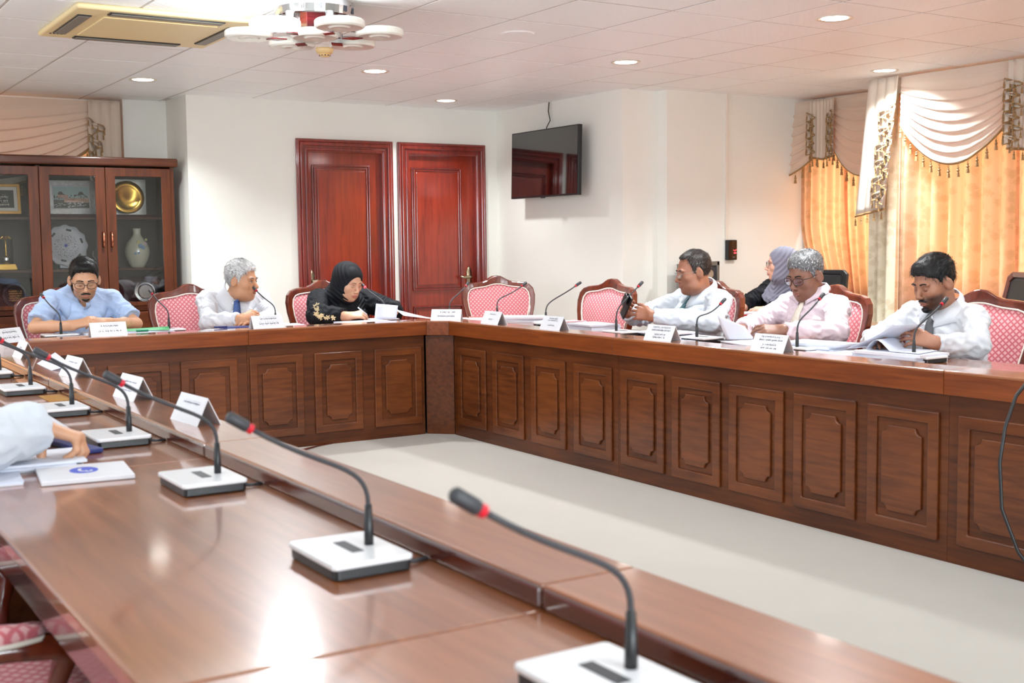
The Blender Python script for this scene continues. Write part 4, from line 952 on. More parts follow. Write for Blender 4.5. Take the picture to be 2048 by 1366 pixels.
def calli(t, W_, H_, f):
    MB().box(-W_/2+f+0.025, W_/2-f-0.025, -0.0052, -0.004, f+0.025, H_-f-0.025).build('print', grn, t)
    m = MB()
    for k in range(3): scribble(m, 0.02, 0.13-0.03*k, 0.12, 0.022, lambda u, v: (u, -0.0056, v), 70+k)
    m.build('calligraphy', M['cream'], t)
picture_frame('gold framed dark calligraphy at the left edge of the cabinet', (1.65, YI, 1.53), 0.34, 0.235, 0.024, M['golds'], M['cream'], calli)
# trophy
t = thing('trophy', 'golden palm-shaped trophy on a stepped base at the left', 'trophy', (1.69, YI-0.03, 1.102))
MB().prism([(-0.075, 0), (0.075, 0), (0.06, 0.045), (-0.06, 0.045)], -0.04, 0.04, f=XZ(0)).build('base', M['gold'], t, bevel=0.003)
MB().lathe([(0, 0.045), (0.03, 0.045), (0.03, 0.055), (0.022, 0.06), (0.022, 0.07), (0.032, 0.074), (0.032, 0.095), (0.012, 0.1), (0.008, 0.11), (0.006, 0.2), (0.008, 0.23), (0, 0.235)], 20).build('column', M['gold'], t, smooth=True)
MB().lathe([(0.023, 0.06), (0.033, 0.074), (0.033, 0.094), (0.02, 0.098)], 20).build('crystal_ring', M['silver'], t)
m = MB()
for k in range(9):
    a = k*0.698; m.tube([(0, 0, 0.23), (0.025*math.cos(a), 0.02*math.sin(a), 0.255), (0.045*math.cos(a), 0.035*math.sin(a), 0.235)], [0.004, 0.007, 0.001], 6)
m.build('fronds', M['gold'], t)
tag(MB().box(-0.004, 0.1, 0, 0.012, 0, 0.24).build('award_board', M['cabin'], loc=(1.76, YI+0.06, 1.102)), 'brown award board leaning behind the trophy', 'board')
tag(MB().tube([(2.36, YI, 1.102), (2.362, YI, 1.18), (2.345, YI, 1.2), (2.35, YI, 1.24), (2.362, YI, 1.245)], [0.012, 0.003, 0.004, 0.003, 0.002], 8).build('figurine', M['silver'], smooth=True), 'slim silver wire figurine right of the lace plate', 'figurine')

# ================================================================== CURTAINS
def curtain(name, label, axis, c, a0, a1, z0, z1, folds, amp, mat, pull=None, group='full-length damask curtains', seed=0):
    rnd = np.random.RandomState(seed); ph = rnd.uniform(0, 6.28, 8); fr = folds*(1+0.25*rnd.uniform(-1, 1, 8))
    def f(u, v):
        z = z1+(z0-z1)*v
        a = a0+(a1-a0)*u
        d = amp*(0.75*math.sin(2*math.pi*folds*u+0.8*math.sin(5*u+ph[0]))+0.3*math.sin(2*math.pi*fr[1]*0.53*u+ph[1]+v*0.7)+0.12*math.sin(2*math.pi*fr[2]*2.1*u+ph[2]))
        d *= (0.65+0.5*v)
        if pull:
            k = min(1.0, max(0.0, (v-pull[1])/(pull[2]-pull[1])))**1.6
            a = a*(1-k*pull[3])+pull[0]*k*pull[3]
        return (c+d, a, z) if axis == 'x' else (a, c+d, z)
    nu, nv = int(folds*14), 30
    m = MB().grid(f, nu, nv)
    W_ = abs(a1-a0)*1.3; H_ = z1-z0
    o = m.build(name, mat, smooth=True, uv=[(u*W_*2.2, v*H_*2.2) for u, v in m.uvs])
    return tag(o, label, 'curtain', group)
curtain('curtain', 'far curtain panel drawn to the right behind the grey-scarfed woman', 'x', 7.86, 7.66, 7.12, 0.06, 2.4, 6.5, 0.04, M['curtain'], (6.7, 0.42, 1.0, 0.9), seed=1)
curtain('curtain', 'far curtain panel gathered behind the man in the pink shirt', 'x', 7.84, 7.16, 6.60, 0.06, 2.4, 6.5, 0.04, M['curtain'], (6.62, 0.3, 1.0, 0.5), seed=2)
curtain('curtain', 'pale unlit curtain panel at the wall jog', 'x', 7.44, 6.52, 6.22, 0.06, 2.36, 2.6, 0.035, M['curtain_unlit'], seed=3)
curtain('curtain', 'wide glowing curtain panel behind the bearded man', 'x', 7.43, 6.24, 5.22, 0.06, 2.36, 7.5, 0.065, M['curtain'], seed=4)
curtain('curtain', 'glowing curtain panel at the right edge of the picture', 'x', 7.42, 5.24, 4.2, 0.06, 2.36, 7, 0.065, M['curtain'], seed=5)
curtain('curtain', 'curtain panel beyond the right edge of the picture', 'x', 7.43, 4.2, 2.8, 0.06, 2.36, 13, 0.035, M['curtain'], seed=6)
curtain('curtain', 'curtain of the window behind the glass cabinet', 'y', 10.31, 0.0, 2.62, 0.06, 2.4, 22, 0.025, M['curtain'], seed=7)

TAS = None
def tassel_mesh():
    m = MB()
    m.tube([(0, 0, 0), (0.006, 0, -0.012), (0, 0, -0.024)], 0.0016, 4); m.tube([(0, 0, 0), (-0.006, 0, -0.012), (0, 0, -0.024)], 0.0016, 4)
    m.sphere((0, 0, -0.028), 0.006, 6, 4); m.sphere((0, 0, -0.041), (0.0085, 0.0085, 0.008), 7, 5)
    m.lathe([(0.004, -0.048), (0.007, -0.052), (0.0095, -0.074), (0, -0.074)], 7)
    me = bpy.data.meshes.new('tassel'); me.from_pydata(m.v, [], m.f); me.materials.append(M['trimgold']); return me
TAS = tassel_mesh()
def tassels(par, pts, spacing=0.085, scale=1.0):
    """hang tassels at even spacing along a polyline, as parts of par"""
    d = 0.0; pts = [Vector(p) for p in pts]
    for a, b in zip(pts, pts[1:]):
        L = (b-a).length
        while d < L:
            o = bpy.data.objects.new('tassel', TAS); C.objects.link(o); o.parent = par; o.location = a+(b-a)*(d/L); o.scale = (scale,)*3
            d += spacing
        d -= L
def swag(name, label, axis, c, a0, a1, zt, d0l, d0r, dm, mat, seed=0, out=-1, nf=12, tas=0.085):
    def f(u, v):
        e = d0l*(1-u)+d0r*u
        prof = (math.sin(math.pi*u)**0.85)
        z = zt-v*(e+(dm-0.5*(d0l+d0r))*prof)
        k = v*nf*0.75+0.35*math.sin(3*u+seed)
        rid = 1-abs(math.sin(math.pi*k))**0.8
        env = min(1, v*3.5)*(0.35+0.65*prof)
        dd = out*(0.012+0.05*prof*v+0.03*rid*env)
        z -= 0.012*math.cos(2*math.pi*k)*env
        a = a0+(a1-a0)*u
        return (c+dd, a, z) if axis == 'x' else (a, c+dd, z)
    m = MB().grid(f, 46, 90)
    o = m.build(name, mat, smooth=True); tag(o, label, 'valance', 'draped valance swags')
    edge = [f(i/40, 1.0) for i in range(41)]
    MB().tube(edge, 0.009, 6).build('fringe_cord', M['trimgold'], o, smooth=True)
    tassels(o, edge, tas, 1.35)
    return o
def pelmet_top(label, axis, c, a0, a1, zt, h, mat):
    m = MB()
    if axis == 'x': m.box(c-0.004, c+0.004, min(a0, a1), max(a0, a1), zt-h, zt)
    else: m.box(min(a0, a1), max(a0, a1), c-0.004, c+0.004, zt-h, zt)
    return tag(m.build('valance_band', mat), label, 'valance')
def jabot(name, label, axis, c, a0, a1, zt, zl, mat, lean=0.0, out=-1, steps=4):
    """pleated tail: plain long side at a0, cascading trimmed ruffles towards a1"""
    def f(u, v, e=0.0):
        a = a0+(a1-a0)*u+lean*v
        z = zt-zl*(1-0.05*u)*v
        dd = out*(0.02+0.016*abs(math.sin(math.pi*u*3.5))+e)
        return (c+dd, a, z) if axis == 'x' else (a, c+dd, z)
    m = MB().grid(f, 36, 20)
    o = m.build(name, mat, smooth=True, solid=0.004); tag(o, label, 'valance', 'pleated valance tails')
    hem = [f(i/20, 1.0) for i in range(21)]
    MB().tube(hem, 0.009, 6).build('fringe_cord', M['trimgold'], o, smooth=True)
    tassels(o, hem, 0.07)
    dv = 0.74/steps
    for k in range(steps):
        v0 = 0.2+dv*k; um = 0.50 if k % 2 == 0 else 0.60
        # ruffle: swings from the right edge down to a point and curls back
        pth = [(1.03, v0), (0.93, v0+.12*dv), (0.8, v0+.3*dv), (um+.06, v0+.45*dv), (um, v0+.62*dv), (um+.08, v0+.78*dv), (um+.2, v0+.74*dv), (0.86, v0+.95*dv), (1.03, v0+1.2*dv)]
        pts = []
        for (p, q_), (p2, q2) in zip(pth, pth[1:]):
            for h_ in range(3): pts.append((p+(p2-p)*h_/3, q_+(q2-q_)*h_/3))
        pts.append(pth[-1]); n = len(pts)
        vs = [f(p, q_, .022+.014*math.sin(i*.9)) for i, (p, q_) in enumerate(pts)]+[f(1.04, min(q_, v0+dv*.4), .012) for p, q_ in pts]
        fl = MB().add(vs, [(i, i+1, n+i+1, n+i) for i in range(n-1)]).build('ruffle', mat, o, smooth=True, solid=0.003)
        w_ = 0.009/zl
        lc = [f(p, q_, .026+.014*math.sin(i*.9)) for i, (p, q_) in enumerate(pts)]+[f(p, q_+w_, .030+.014*math.sin(i*.9)) for i, (p, q_) in enumerate(pts)]
        MB().add(lc, [(i, i+1, n+i+1, n+i) for i in range(n-1)]).build('lace_trim', M['trimgold'], fl, solid=0.002)
        tassels(fl, lc[n:], 0.06, 0.85)
    return o
swag('swag', 'large white satin swag over the bright curtain', 'x', 7.34, 6.14, 5.13, 2.465, 0.35, 0.3, 0.67, M['valance'], 1)
swag('swag', 'white satin swag beyond the right edge of the picture', 'x', 7.34, 4.95, 3.8, 2.465, 0.35, 0.3, 0.67, M['valance'], 2)
jabot('valance_tail', 'long white pleated valance tail with gold tassels at the wall jog', 'x', 7.32, 6.42, 6.13, 2.47, 1.03, M['valance'], lean=0.12, steps=6)
jabot('valance_tail', 'left half of the white tasselled tail at the right edge of the picture', 'x', 7.31, 4.95, 5.2, 2.46, 0.62, M['valance'], steps=6)
jabot('valance_tail', 'right half of the white tasselled tail, just beyond the right edge', 'x', 7.31, 5.0, 4.78, 2.46, 0.62, M['valance'], steps=6)
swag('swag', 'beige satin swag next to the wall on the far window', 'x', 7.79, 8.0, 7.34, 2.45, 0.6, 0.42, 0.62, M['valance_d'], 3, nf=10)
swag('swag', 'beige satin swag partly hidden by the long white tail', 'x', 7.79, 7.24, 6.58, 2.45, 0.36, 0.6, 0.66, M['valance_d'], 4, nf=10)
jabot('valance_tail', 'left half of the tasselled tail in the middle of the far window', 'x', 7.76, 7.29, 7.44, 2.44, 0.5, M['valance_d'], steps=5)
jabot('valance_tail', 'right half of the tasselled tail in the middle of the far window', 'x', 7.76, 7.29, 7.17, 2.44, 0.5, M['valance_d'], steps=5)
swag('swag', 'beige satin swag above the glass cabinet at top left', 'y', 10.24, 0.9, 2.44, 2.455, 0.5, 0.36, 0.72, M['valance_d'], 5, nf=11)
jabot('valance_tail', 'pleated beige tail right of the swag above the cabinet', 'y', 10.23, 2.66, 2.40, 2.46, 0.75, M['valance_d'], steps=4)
# ================================================================== PEOPLE
V = lambda *a: np.array(a, dtype=np.float64)
def nrm(v): return v/(np.linalg.norm(v)+1e-12)
def d_prim(p, X, Y, Z):
    """signed distance of one primitive on arrays"""
    k = p[0]
    if k == 'cap':
        _, a, b, ra, rb = p[:5]; ba = b-a; L2 = float(ba@ba)+1e-12
        t = np.clip(((X-a[0])*ba[0]+(Y-a[1])*ba[1]+(Z-a[2])*ba[2])/L2, 0, 1)
        dx = X-a[0]-t*ba[0]; dy = Y-a[1]-t*ba[1]; dz = Z-a[2]-t*ba[2]
        return np.sqrt(dx*dx+dy*dy+dz*dz)-(ra+(rb-ra)*t)
    if k == 'cyl':   # cone with flat end at b
        _, a, b, ra, rb = p[:5]; ba = b-a; L = np.linalg.norm(ba); u = ba/L
        s = (X-a[0])*u[0]+(Y-a[1])*u[1]+(Z-a[2])*u[2]; t = np.clip(s/L, 0, 1)
        dx = X-a[0]-t*ba[0]; dy = Y-a[1]-t*ba[1]; dz = Z-a[2]-t*ba[2]
        d = np.sqrt(dx*dx+dy*dy+dz*dz)-(ra+(rb-ra)*t)
        return np.maximum(d, s-L)
    if k == 'ell':
        _, c, r, Rm = p[:4]
        x, y, z = X-c[0], Y-c[1], Z-c[2]
        if Rm is not None:
            x, y, z = (x*Rm[0, 0]+y*Rm[1, 0]+z*Rm[2, 0], x*Rm[0, 1]+y*Rm[1, 1]+z*Rm[2, 1], x*Rm[0, 2]+y*Rm[1, 2]+z*Rm[2, 2])
        k0 = np.sqrt((x/r[0])**2+(y/r[1])**2+(z/r[2])**2); k1 = np.sqrt((x/r[0]**2)**2+(y/r[1]**2)**2+(z/r[2]**2)**2)+1e-9
        return k0*(k0-1)/k1
def bounds(p):
    if p[0] in ('cap', 'cyl'):
        r = max(p[3], p[4]); return np.minimum(p[1], p[2])-r, np.maximum(p[1], p[2])+r
    r = max(p[2]); return p[1]-r, p[1]+r
def smin(a, b, k):
    h = np.maximum(k-np.abs(a-b), 0)/k; return np.minimum(a, b)-h*h*k*0.25
def smax(a, b, k):
    h = np.maximum(k-np.abs(a-b), 0)/k; return np.maximum(a, b)+h*h*k*0.25
def eval_prims(prims, P):
    X, Y, Z = P[:, 0], P[:, 1], P[:, 2]; d = np.full(len(P), 9.0)
    for p, k, op in prims:
        e = d_prim(p, X, Y, Z); d = smin(d, e, k) if op == '+' else smax(d, -e, k)
    return d
def mesh_field(prims, h):
    """grid the smooth union and extract it with surface nets"""
    lo = np.min([bounds(p)[0] for p, k, o in prims if o == '+'], 0)-3*h; hi = np.max([bounds(p)[1] for p, k, o in prims if o == '+'], 0)+3*h
    n = np.ceil((hi-lo)/h).astype(int)+1
    f = np.full(n, 0.5, np.float32); ax = [lo[i]+h*np.arange(n[i]) for i in range(3)]
    for p, k, op in prims:
        a, b = bounds(p); a = a-k-2*h; b = b+k+2*h
        i0 = np.clip(((a-lo)/h).astype(int), 0, n-1); i1 = np.clip(((b-lo)/h).astype(int)+2, 0, n)
        if (i1 <= i0).any(): continue
        X = ax[0][i0[0]:i1[0], None, None]; Y = ax[1][None, i0[1]:i1[1], None]; Z = ax[2][None, None, i0[2]:i1[2]]
        e = d_prim(p, X, Y, Z).astype(np.float32); sl = tuple(slice(i0[q], i1[q]) for q in range(3))
        f[sl] = smin(f[sl], e, k) if op == '+' else smax(f[sl], -e, k)
    s = f < 0
    c = s[:-1, :-1, :-1].astype(np.int8)
    for dx, dy, dz in [(1, 0, 0), (0, 1, 0), (0, 0, 1), (1, 1, 0), (1, 0, 1), (0, 1, 1), (1, 1, 1)]:
        c += s[dx:dx+c.shape[0], dy:dy+c.shape[1], dz:dz+c.shape[2]]
    act = (c > 0) & (c < 8); I = np.argwhere(act); N = len(I)
    idx = np.full(act.shape, -1, np.int32); idx[act] = np.arange(N)
    acc = np.zeros((N, 3)); cnt = np.zeros(N)
    cor = [(0, 0, 0), (1, 0, 0), (0, 1, 0), (1, 1, 0), (0, 0, 1), (1, 0, 1), (0, 1, 1), (1, 1, 1)]
    val = [f[I[:, 0]+x, I[:, 1]+y, I[:, 2]+z] for x, y, z in cor]
    for a, b in [(0, 1), (2, 3), (4, 5), (6, 7), (0, 2), (1, 3), (4, 6), (5, 7), (0, 4), (1, 5), (2, 6), (3, 7)]:
        va, vb = val[a], val[b]; m = (va < 0) != (vb < 0); t = np.zeros(N); t[m] = va[m]/(va[m]-vb[m])
        ca, cb = np.array(cor[a]), np.array(cor[b]); acc[m] += ca+(cb-ca)*t[m, None]; cnt += m
    Vv = lo+h*(I+acc/np.maximum(cnt, 1)[:, None])
    quads = []
    for axn in range(3):
        u, w_ = (axn+1) % 3, (axn+2) % 3
        sa = s.take(range(0, s.shape[axn]-1), axn); sb = s.take(range(1, s.shape[axn]), axn)
        E_ = np.argwhere(sa != sb)
        ok = (E_[:, u] > 0) & (E_[:, w_] > 0) & (E_[:, u] < act.shape[u]) & (E_[:, w_] < act.shape[w_]); E_ = E_[ok]
        def at(du, dw):
            q_ = E_.copy(); q_[:, u] -= du; q_[:, w_] -= dw; return idx[q_[:, 0], q_[:, 1], q_[:, 2]]
        qd = np.stack([at(1, 1), at(0, 1), at(0, 0), at(1, 0)], 1)
        ins = s[E_[:, 0], E_[:, 1], E_[:, 2]]; qd[~ins] = qd[~ins][:, ::-1]
        quads.append(qd)
    return Vv, np.concatenate(quads)
def np_mesh(name, Vv, Q, mats, parent, origin, smooth=True, mi=None, tint=None):
    me = bpy.data.meshes.new(name); Vv = Vv-np.array(origin)
    me.vertices.add(len(Vv)); me.vertices.foreach_set('co', Vv.astype(np.float32).ravel())
    me.loops.add(len(Q)*4); me.loops.foreach_set('vertex_index', Q.astype(np.int32).ravel())
    me.polygons.add(len(Q)); me.polygons.foreach_set('loop_start', np.arange(0, len(Q)*4, 4, dtype=np.int32))
    me.polygons.foreach_set('loop_total', np.full(len(Q), 4, dtype=np.int32))
    me.update(calc_edges=True); me.validate()
    if not isinstance(mats, (list, tuple)): mats = [mats]
    for m in mats: me.materials.append(m)
    me.polygons.foreach_set('use_smooth', [smooth]*len(me.polygons))
    if mi is not None: me.polygons.foreach_set('material_index', mi.astype(np.int32))
    if tint is not None:
        at = me.color_attributes.new('tint', 'FLOAT_COLOR', 'POINT'); at.data.foreach_set('color', tint.astype(np.float32).ravel())
    o = bpy.data.objects.new(name, me); C.objects.link(o)
    if parent: o.parent = parent
    return o
def normals(Vv, Q):
    a = Vv[Q[:, 2]]-Vv[Q[:, 0]]; b = Vv[Q[:, 3]]-Vv[Q[:, 1]]; fn = np.cross(a, b); nn = np.zeros_like(Vv)
    for k in range(4): np.add.at(nn, Q[:, k], fn)
    return nn/(np.linalg.norm(nn, axis=1)[:, None]+1e-12)
def skin_mat(name, rgb):
    m, nt, b = nmat(name); N = nt.nodes; L = nt.links
    at = N.new('ShaderNodeAttribute'); at.attribute_name = 'tint'
    mx = N.new('ShaderNodeMix'); mx.data_type = 'RGBA'; mx.blend_type = 'MULTIPLY'; mx.inputs[0].default_value = 1
    mx.inputs[6].default_value = lin(rgb); L.new(at.outputs['Color'], mx.inputs[7]); L.new(mx.outputs[2], b.inputs['Base Color'])
    b.inputs['Roughness'].default_value = 0.48; b.inputs['Subsurface Weight'].default_value = 0.12; b.inputs['Subsurface Radius'].default_value = (0.02, 0.008, 0.005); b.inputs['Subsurface Scale'].default_value = 0.4
    tc = N.new('ShaderNodeTexCoord'); n2 = N.new('ShaderNodeTexNoise'); n2.inputs['Scale'].default_value = 260; L.new(tc.outputs['Object'], n2.inputs['Vector'])
    bp = N.new('ShaderNodeBump'); bp.inputs['Strength'].default_value = 0.1; bp.inputs['Distance'].default_value = 0.002
    L.new(n2.outputs['Fac'], bp.inputs['Height']); L.new(bp.outputs[0], b.inputs['Normal'])
    return m
M['lip'] = pm('lips', (150, 88, 76), 0.45); M['lipf'] = pm('lips_rose', (176, 92, 86), 0.4)
M['eyew'] = pm('eye_white', (226, 220, 212), 0.25); M['iris'] = pm('iris', (38, 24, 18), 0.15)
M['hairb'] = pm('hair_black', (17, 15, 15), 0.5, spec=0.3); M['hairg'] = pm('hair_grey', (150, 150, 150), 0.5); M['hairs'] = pm('hair_silver', (205, 204, 204), 0.5); M['hairdb'] = pm('hair_dark_brown', (44, 34, 30), 0.5, spec=0.3); M['hairmg'] = pm('hair_mid_grey', (96, 96, 98), 0.5)
M['nail'] = pm('nail', (226, 184, 164), 0.3)
def cloth(name, rgb, rough=0.75, sheen=0.15): return pm(name, rgb, rough, sheen=sheen, bump=0.15, bscale=500)
M['sh_blue'] = cloth('shirt_light_blue', (168, 190, 226)); M['sh_white'] = cloth('shirt_white', (204, 205, 211)); M['sh_white2'] = cloth('shirt_white_cool', (198, 204, 212)); M['sh_pink'] = cloth('shirt_pale_pink', (214, 195, 203))
M['blackcloth'] = pm('black_cloth', (15, 16, 22), 0.75, spec=0.25, bump=0.1, bscale=500); M['greyscarf'] = cloth('grey_scarf', (122, 122, 140), 0.75, 0.3); M['trouser'] = cloth('dark_trousers', (40, 40, 46)); M['shoe'] = pm('shoe_leather', (22, 20, 20), 0.3, coat=0.4)
M['embroid'] = pm('embroidery_gold', (226, 206, 160), 0.5)

def head_prims(s=1.0, fat=0.0, female=False, long=0.0):
    P = []
    def E(c, r, k, op='+'): P.append((('ell', V(*c)*s, V(*r)*s, None), k*s, op))
    E((0, -.014, .035), (.076, .097, .084), .01)
    E((0, .022, -.028), (.0625+fat*.012, .066, .084+long), .03)
    E((0, .028, -.072), (.05+fat*.016, .053, .04), .03)
    if fat: E((0, .02, -.085), (.058+fat*.02, .055, .045), .03)
    E((0, .068, -.1+(-.004 if not female else 0)), (.02, .017, .015), .022)
    for x in (-1, 1):
        E((x*.043, .058, -.022), (.022+fat*.004, .022, .022), .024)
        E((x*.029, .079, .021), (.026, .012, .0085), .016)
    for x in (-1, 1): E((x*.031, .099, .0015), (.0165, .0145, .0115), .012, '-')
    for x in (-1, 1): E((x*.031, .0745, .0), (.0135, .0135, .0125), .003)
    nr = 0.9 if female else 1.0
    P.append((('cap', V(0, .084, .010)*s, V(0, .108, -.032)*s, .0075*s*nr, .0118*s*nr), .010*s, '+'))
    for x in (-1, 1): E((x*.0125*nr, .099, -.0375), (.0085, .0105, .0075), .006)
    E((0, .082, -.058), (.026, .014, .014), .014)
    E((0, .090, -.0625), (.0225, .0105, .0055), .004)
    E((0, .089, -.0735), (.0185, .0105, .0065), .004)
    E((0, .104, -.0678), (.022, .012, .0016), .003, '-')
    base = list(P)
    for x in (-1, 1):
        Rm = np.array(Matrix.Rotation(x*R(28), 3, 'Z') @ Matrix.Rotation(R(-12), 3, 'X'))
        P.append((('ell', V(x*.0825, -.008, -.004)*s, V(.0085, .0215, .0335)*s, Rm), .005*s, '+'))
        P.append((('ell', V(x*.0915, -.001, .002)*s, V(.0055, .011, .018)*s, Rm), .004*s, '-'))
    return base, P
def xf_prims(prims, Rm, c):
    out = []
    for p, k, op in prims:
        if p[0] == 'ell': out.append((('ell', Rm@p[1]+c, p[2], (Rm if p[3] is None else Rm@p[3])), k, op))
        else: out.append(((p[0], Rm@p[1]+c, Rm@p[2]+c, p[3], p[4]), k, op))
    return out
def head_rot(face, pitch=0.0, roll=0.0):
    f = nrm(V(face[0], face[1], 0)); f = nrm(V(f[0]*math.cos(pitch), f[1]*math.cos(pitch), math.sin(pitch)))
    r_ = nrm(np.cross(f, V(0, 0, 1))); u = np.cross(r_, f); c, s_ = math.cos(roll), math.sin(roll)
    r2 = r_*c+u*s_; u2 = u*c-r_*s_
    return np.stack([r2, f, u2], 1)
def front_y(base, xs, zs, y0=0.16):
    """depth of the face surface for local x,z (march from the front)"""
    ys = np.linspace(y0, 0.0, 80); n = len(xs); P = np.empty((n*80, 3))
    P[:, 0] = np.repeat(xs, 80); P[:, 1] = np.tile(ys, n); P[:, 2] = np.repeat(zs, 80)
    d = eval_prims(base, P).reshape(n, 80); ins = d < 0; k = np.argmax(ins, 1); k = np.where(ins.any(1), k, 60); k = np.maximum(k, 1)
    a = d[np.arange(n), k-1]; b = d[np.arange(n), k]; t = np.clip(a/(a-b+1e-9), 0, 1)
    return ys[k-1]+(ys[k]-ys[k-1])*t
def face_strip(base, cx, cz, hw, off, nc=5):
    """strip lying on the face along a centre line (x,z arrays), half widths hw"""
    cx, cz, hw = map(np.asarray, (cx, cz, hw)); n = len(cx)
    tx, tz = np.gradient(cx), np.gradient(cz); L = np.sqrt(tx**2+tz**2)+1e-9; nx, nz = -tz/L, tx/L
    w_ = np.linspace(-1, 1, nc); X = (cx[:, None]+nx[:, None]*hw[:, None]*w_).ravel(); Z = (cz[:, None]+nz[:, None]*hw[:, None]*w_).ravel()
    Y = front_y(base, X, Z)+np.tile(off*(1-w_**2)+0.0006-0.0022*(np.abs(w_) > 0.99), n)
    vs = np.stack([X, Y, Z], 1); Q = np.array([(i*nc+j, i*nc+j+1, (i+1)*nc+j+1, (i+1)*nc+j) for i in range(n-1) for j in range(nc-1)])
    return vs, Q
def radial(base, o, dirs, rmax=0.2):
    rs = np.linspace(0.03, rmax, 70); n = len(dirs)
    P = (o+dirs[:, None, :]*rs[None, :, None]).reshape(-1, 3); d = eval_prims(base, P).reshape(n, 70)
    outm = d > 0; k = np.maximum(np.argmax(outm, 1), 1); a = d[np.arange(n), k-1]; b = d[np.arange(n), k]; t = np.clip(-a/(b-a+1e-9), 0, 1)
    return rs[k-1]+(rs[k]-rs[k-1])*t
def fbm(p, s): return noise.fractal(Vector(p)*s, 1.0, 2.0, 3)

def make_head_extras(root, origin, Rm, Hc, sp_):
    """brows, eyes, lips, beard, hair, glasses as child meshes"""
    s = sp_.get('s', 1.0); base, full = sp_['hp']
    W_ = lambda a: (np.asarray(a)@Rm.T)+Hc
    hm = M[sp_.get('hair', 'hairb')]; fem = sp_.get('female', False)
    t = np.linspace(0, 1, 12)
    bw = M['hairdb'] if sp_.get('hair') in ('hairs',) else M['hairb']
    if sp_.get('brow'): bw = M[sp_['brow']]
    lookdown = sp_.get('down', True)
    for x in (-1, 1):
        v, Q = face_strip(base, x*(.013+.037*t)*s, (.0215+.0065*np.sin(t*2.4)-.003*t)*s, (.0047-(.0027*t) if not fem else .0024-.0014*t)*s, .002 if not fem else .001)
        np_mesh('eyebrow', W_(v), Q if x > 0 else Q[:, ::-1], bw, root, origin)
        if lookdown:
            v, Q = face_strip(base, x*(.0185+.026*t)*s, (-.0045-.0045*np.sin(math.pi*t)+.001*t)*s, np.full(12, .0012)*s*(.5+np.sin(math.pi*t)), .0012, 3)
            np_mesh('eyelashes', W_(v), Q if x > 0 else Q[:, ::-1], M['hairb'], root, origin)
        else:
            v, Q = face_strip(base, x*(.0185+.0255*t)*s, (-.0015+.0*t)*s, .0042*s*np.sin(math.pi*np.clip(t, .03, .97))**.7, .0008, 5)
            e = np_mesh('eye', W_(v), Q if x > 0 else Q[:, ::-1], M['eyew'], root, origin)
            gx = sp_.get('gaze', 0.0)
            tt = np.linspace(0, 1, 7); v, Q = face_strip(base, (x*.031+gx-.0042+.0084*tt)*s, (-.0012+0*tt)*s, .0042*s*np.sqrt(np.clip(1-(2*tt-1)**2, .02, 1)), .0012, 5)
            np_mesh('iris', W_(v), Q, M['iris'], e, origin)
            v, Q = face_strip(base, x*(.0175+.028*t)*s, (.0008+.0042*np.sin(math.pi*t)**.8-.001*t)*s, np.full(12, .0012)*s, .0016, 3)
            np_mesh('eyelashes', W_(v), Q if x > 0 else Q[:, ::-1], M['hairb'], root, origin)
    lipm = M['lipf' if fem else 'lip']
    tt = np.linspace(-1, 1, 15)
    v, Q = face_strip(base, tt*.0225*s, (-.0618-.0016*np.abs(np.cos(tt*3))-.002*tt**2)*s, .0042*s*(1-tt**2*.95)**.6, .0006); np_mesh('upper_lip', W_(v), Q, lipm, root, origin)
    v, Q = face_strip(base, tt*.02*s, (-.0738+.003*tt**2)*s, .0055*s*(1-tt**2*.95)**.6, .0006); np_mesh('lower_lip', W_(v), Q, lipm, root, origin)
    if sp_.get('moustache'):
        v, Q = face_strip(base, tt*.027*s, (-.0520-.0065*np.abs(tt)**1.6)*s, (.0062-.0022*np.abs(tt))*s, .003, 7); np_mesh('moustache', W_(v), Q, M['hairb'], root, origin)
    if sp_.get('goatee'):
        g = sp_['goatee']
        v, Q = face_strip(base, tt*.022*s, (-.0965-.004*g+.008*tt**2)*s, (.006+.007*g)*s*(1-tt**2*.9)**.5, .003+.005*g, 7); np_mesh('chin_beard', W_(v), Q, M['hairb'], root, origin)
    # glasses
    g = sp_.get('glasses')
    if g:
        col = {'dark': M['dgrey'], 'metal': M['grey'], 'brown': M['hairdb']}[g[0]]; rw, rh, th = g[1]; m = MB(); fz = -.001
        yv = .104
        for x in (-1, 1):
            pts = []
            for q_ in range(24):
                a = q_*math.pi/12; cx = abs(math.cos(a))**.75*math.copysign(1, math.cos(a)); cz = abs(math.sin(a))**.75*math.copysign(1, math.sin(a))
                pts.append(((x*.034+rw*cx)*s, (yv-.35*max(0, abs(x*.034+rw*cx)-.03))*s, (fz+rh*cz)*s))
            m.tube(W_(pts), th, 6, closed=True)
            m.tube(W_([(x*(.034+rw)*s, (yv-.35*(rw+.004))*s, (fz+rh*.5)*s), (x*.0785*s, .05*s, .006*s), (x*.0825*s, -.0*s, .009*s), (x*.082*s, -.018*s, -.004*s)]), th, 6)
        m.tube(W_([((-.034+rw)*s, yv*s, (fz+.004)*s), (0, (yv+.004)*s, (fz+.006)*s), ((.034-rw)*s, yv*s, (fz+.004)*s)]), th, 6)
        m.v = [tuple(np.array(p)-origin) for p in m.v]
        go = m.build('glasses', col, root, smooth=True)
        for x in (-1, 1):
            l = MB(); pts = []
            for q_ in range(16):
                a = q_*math.pi/8; px = x*.034+rw*.96*math.cos(a)
                pts.append(tuple(W_([(px*s, (yv-.35*max(0, abs(px)-.03))*s, (fz+rh*.96*math.sin(a))*s)])[0]-origin))
            l.add(pts, [tuple(range(16))]); l.build('lens', M['lensb'] if g[0] == 'brown' else M['lens'], go)
    if fem: return
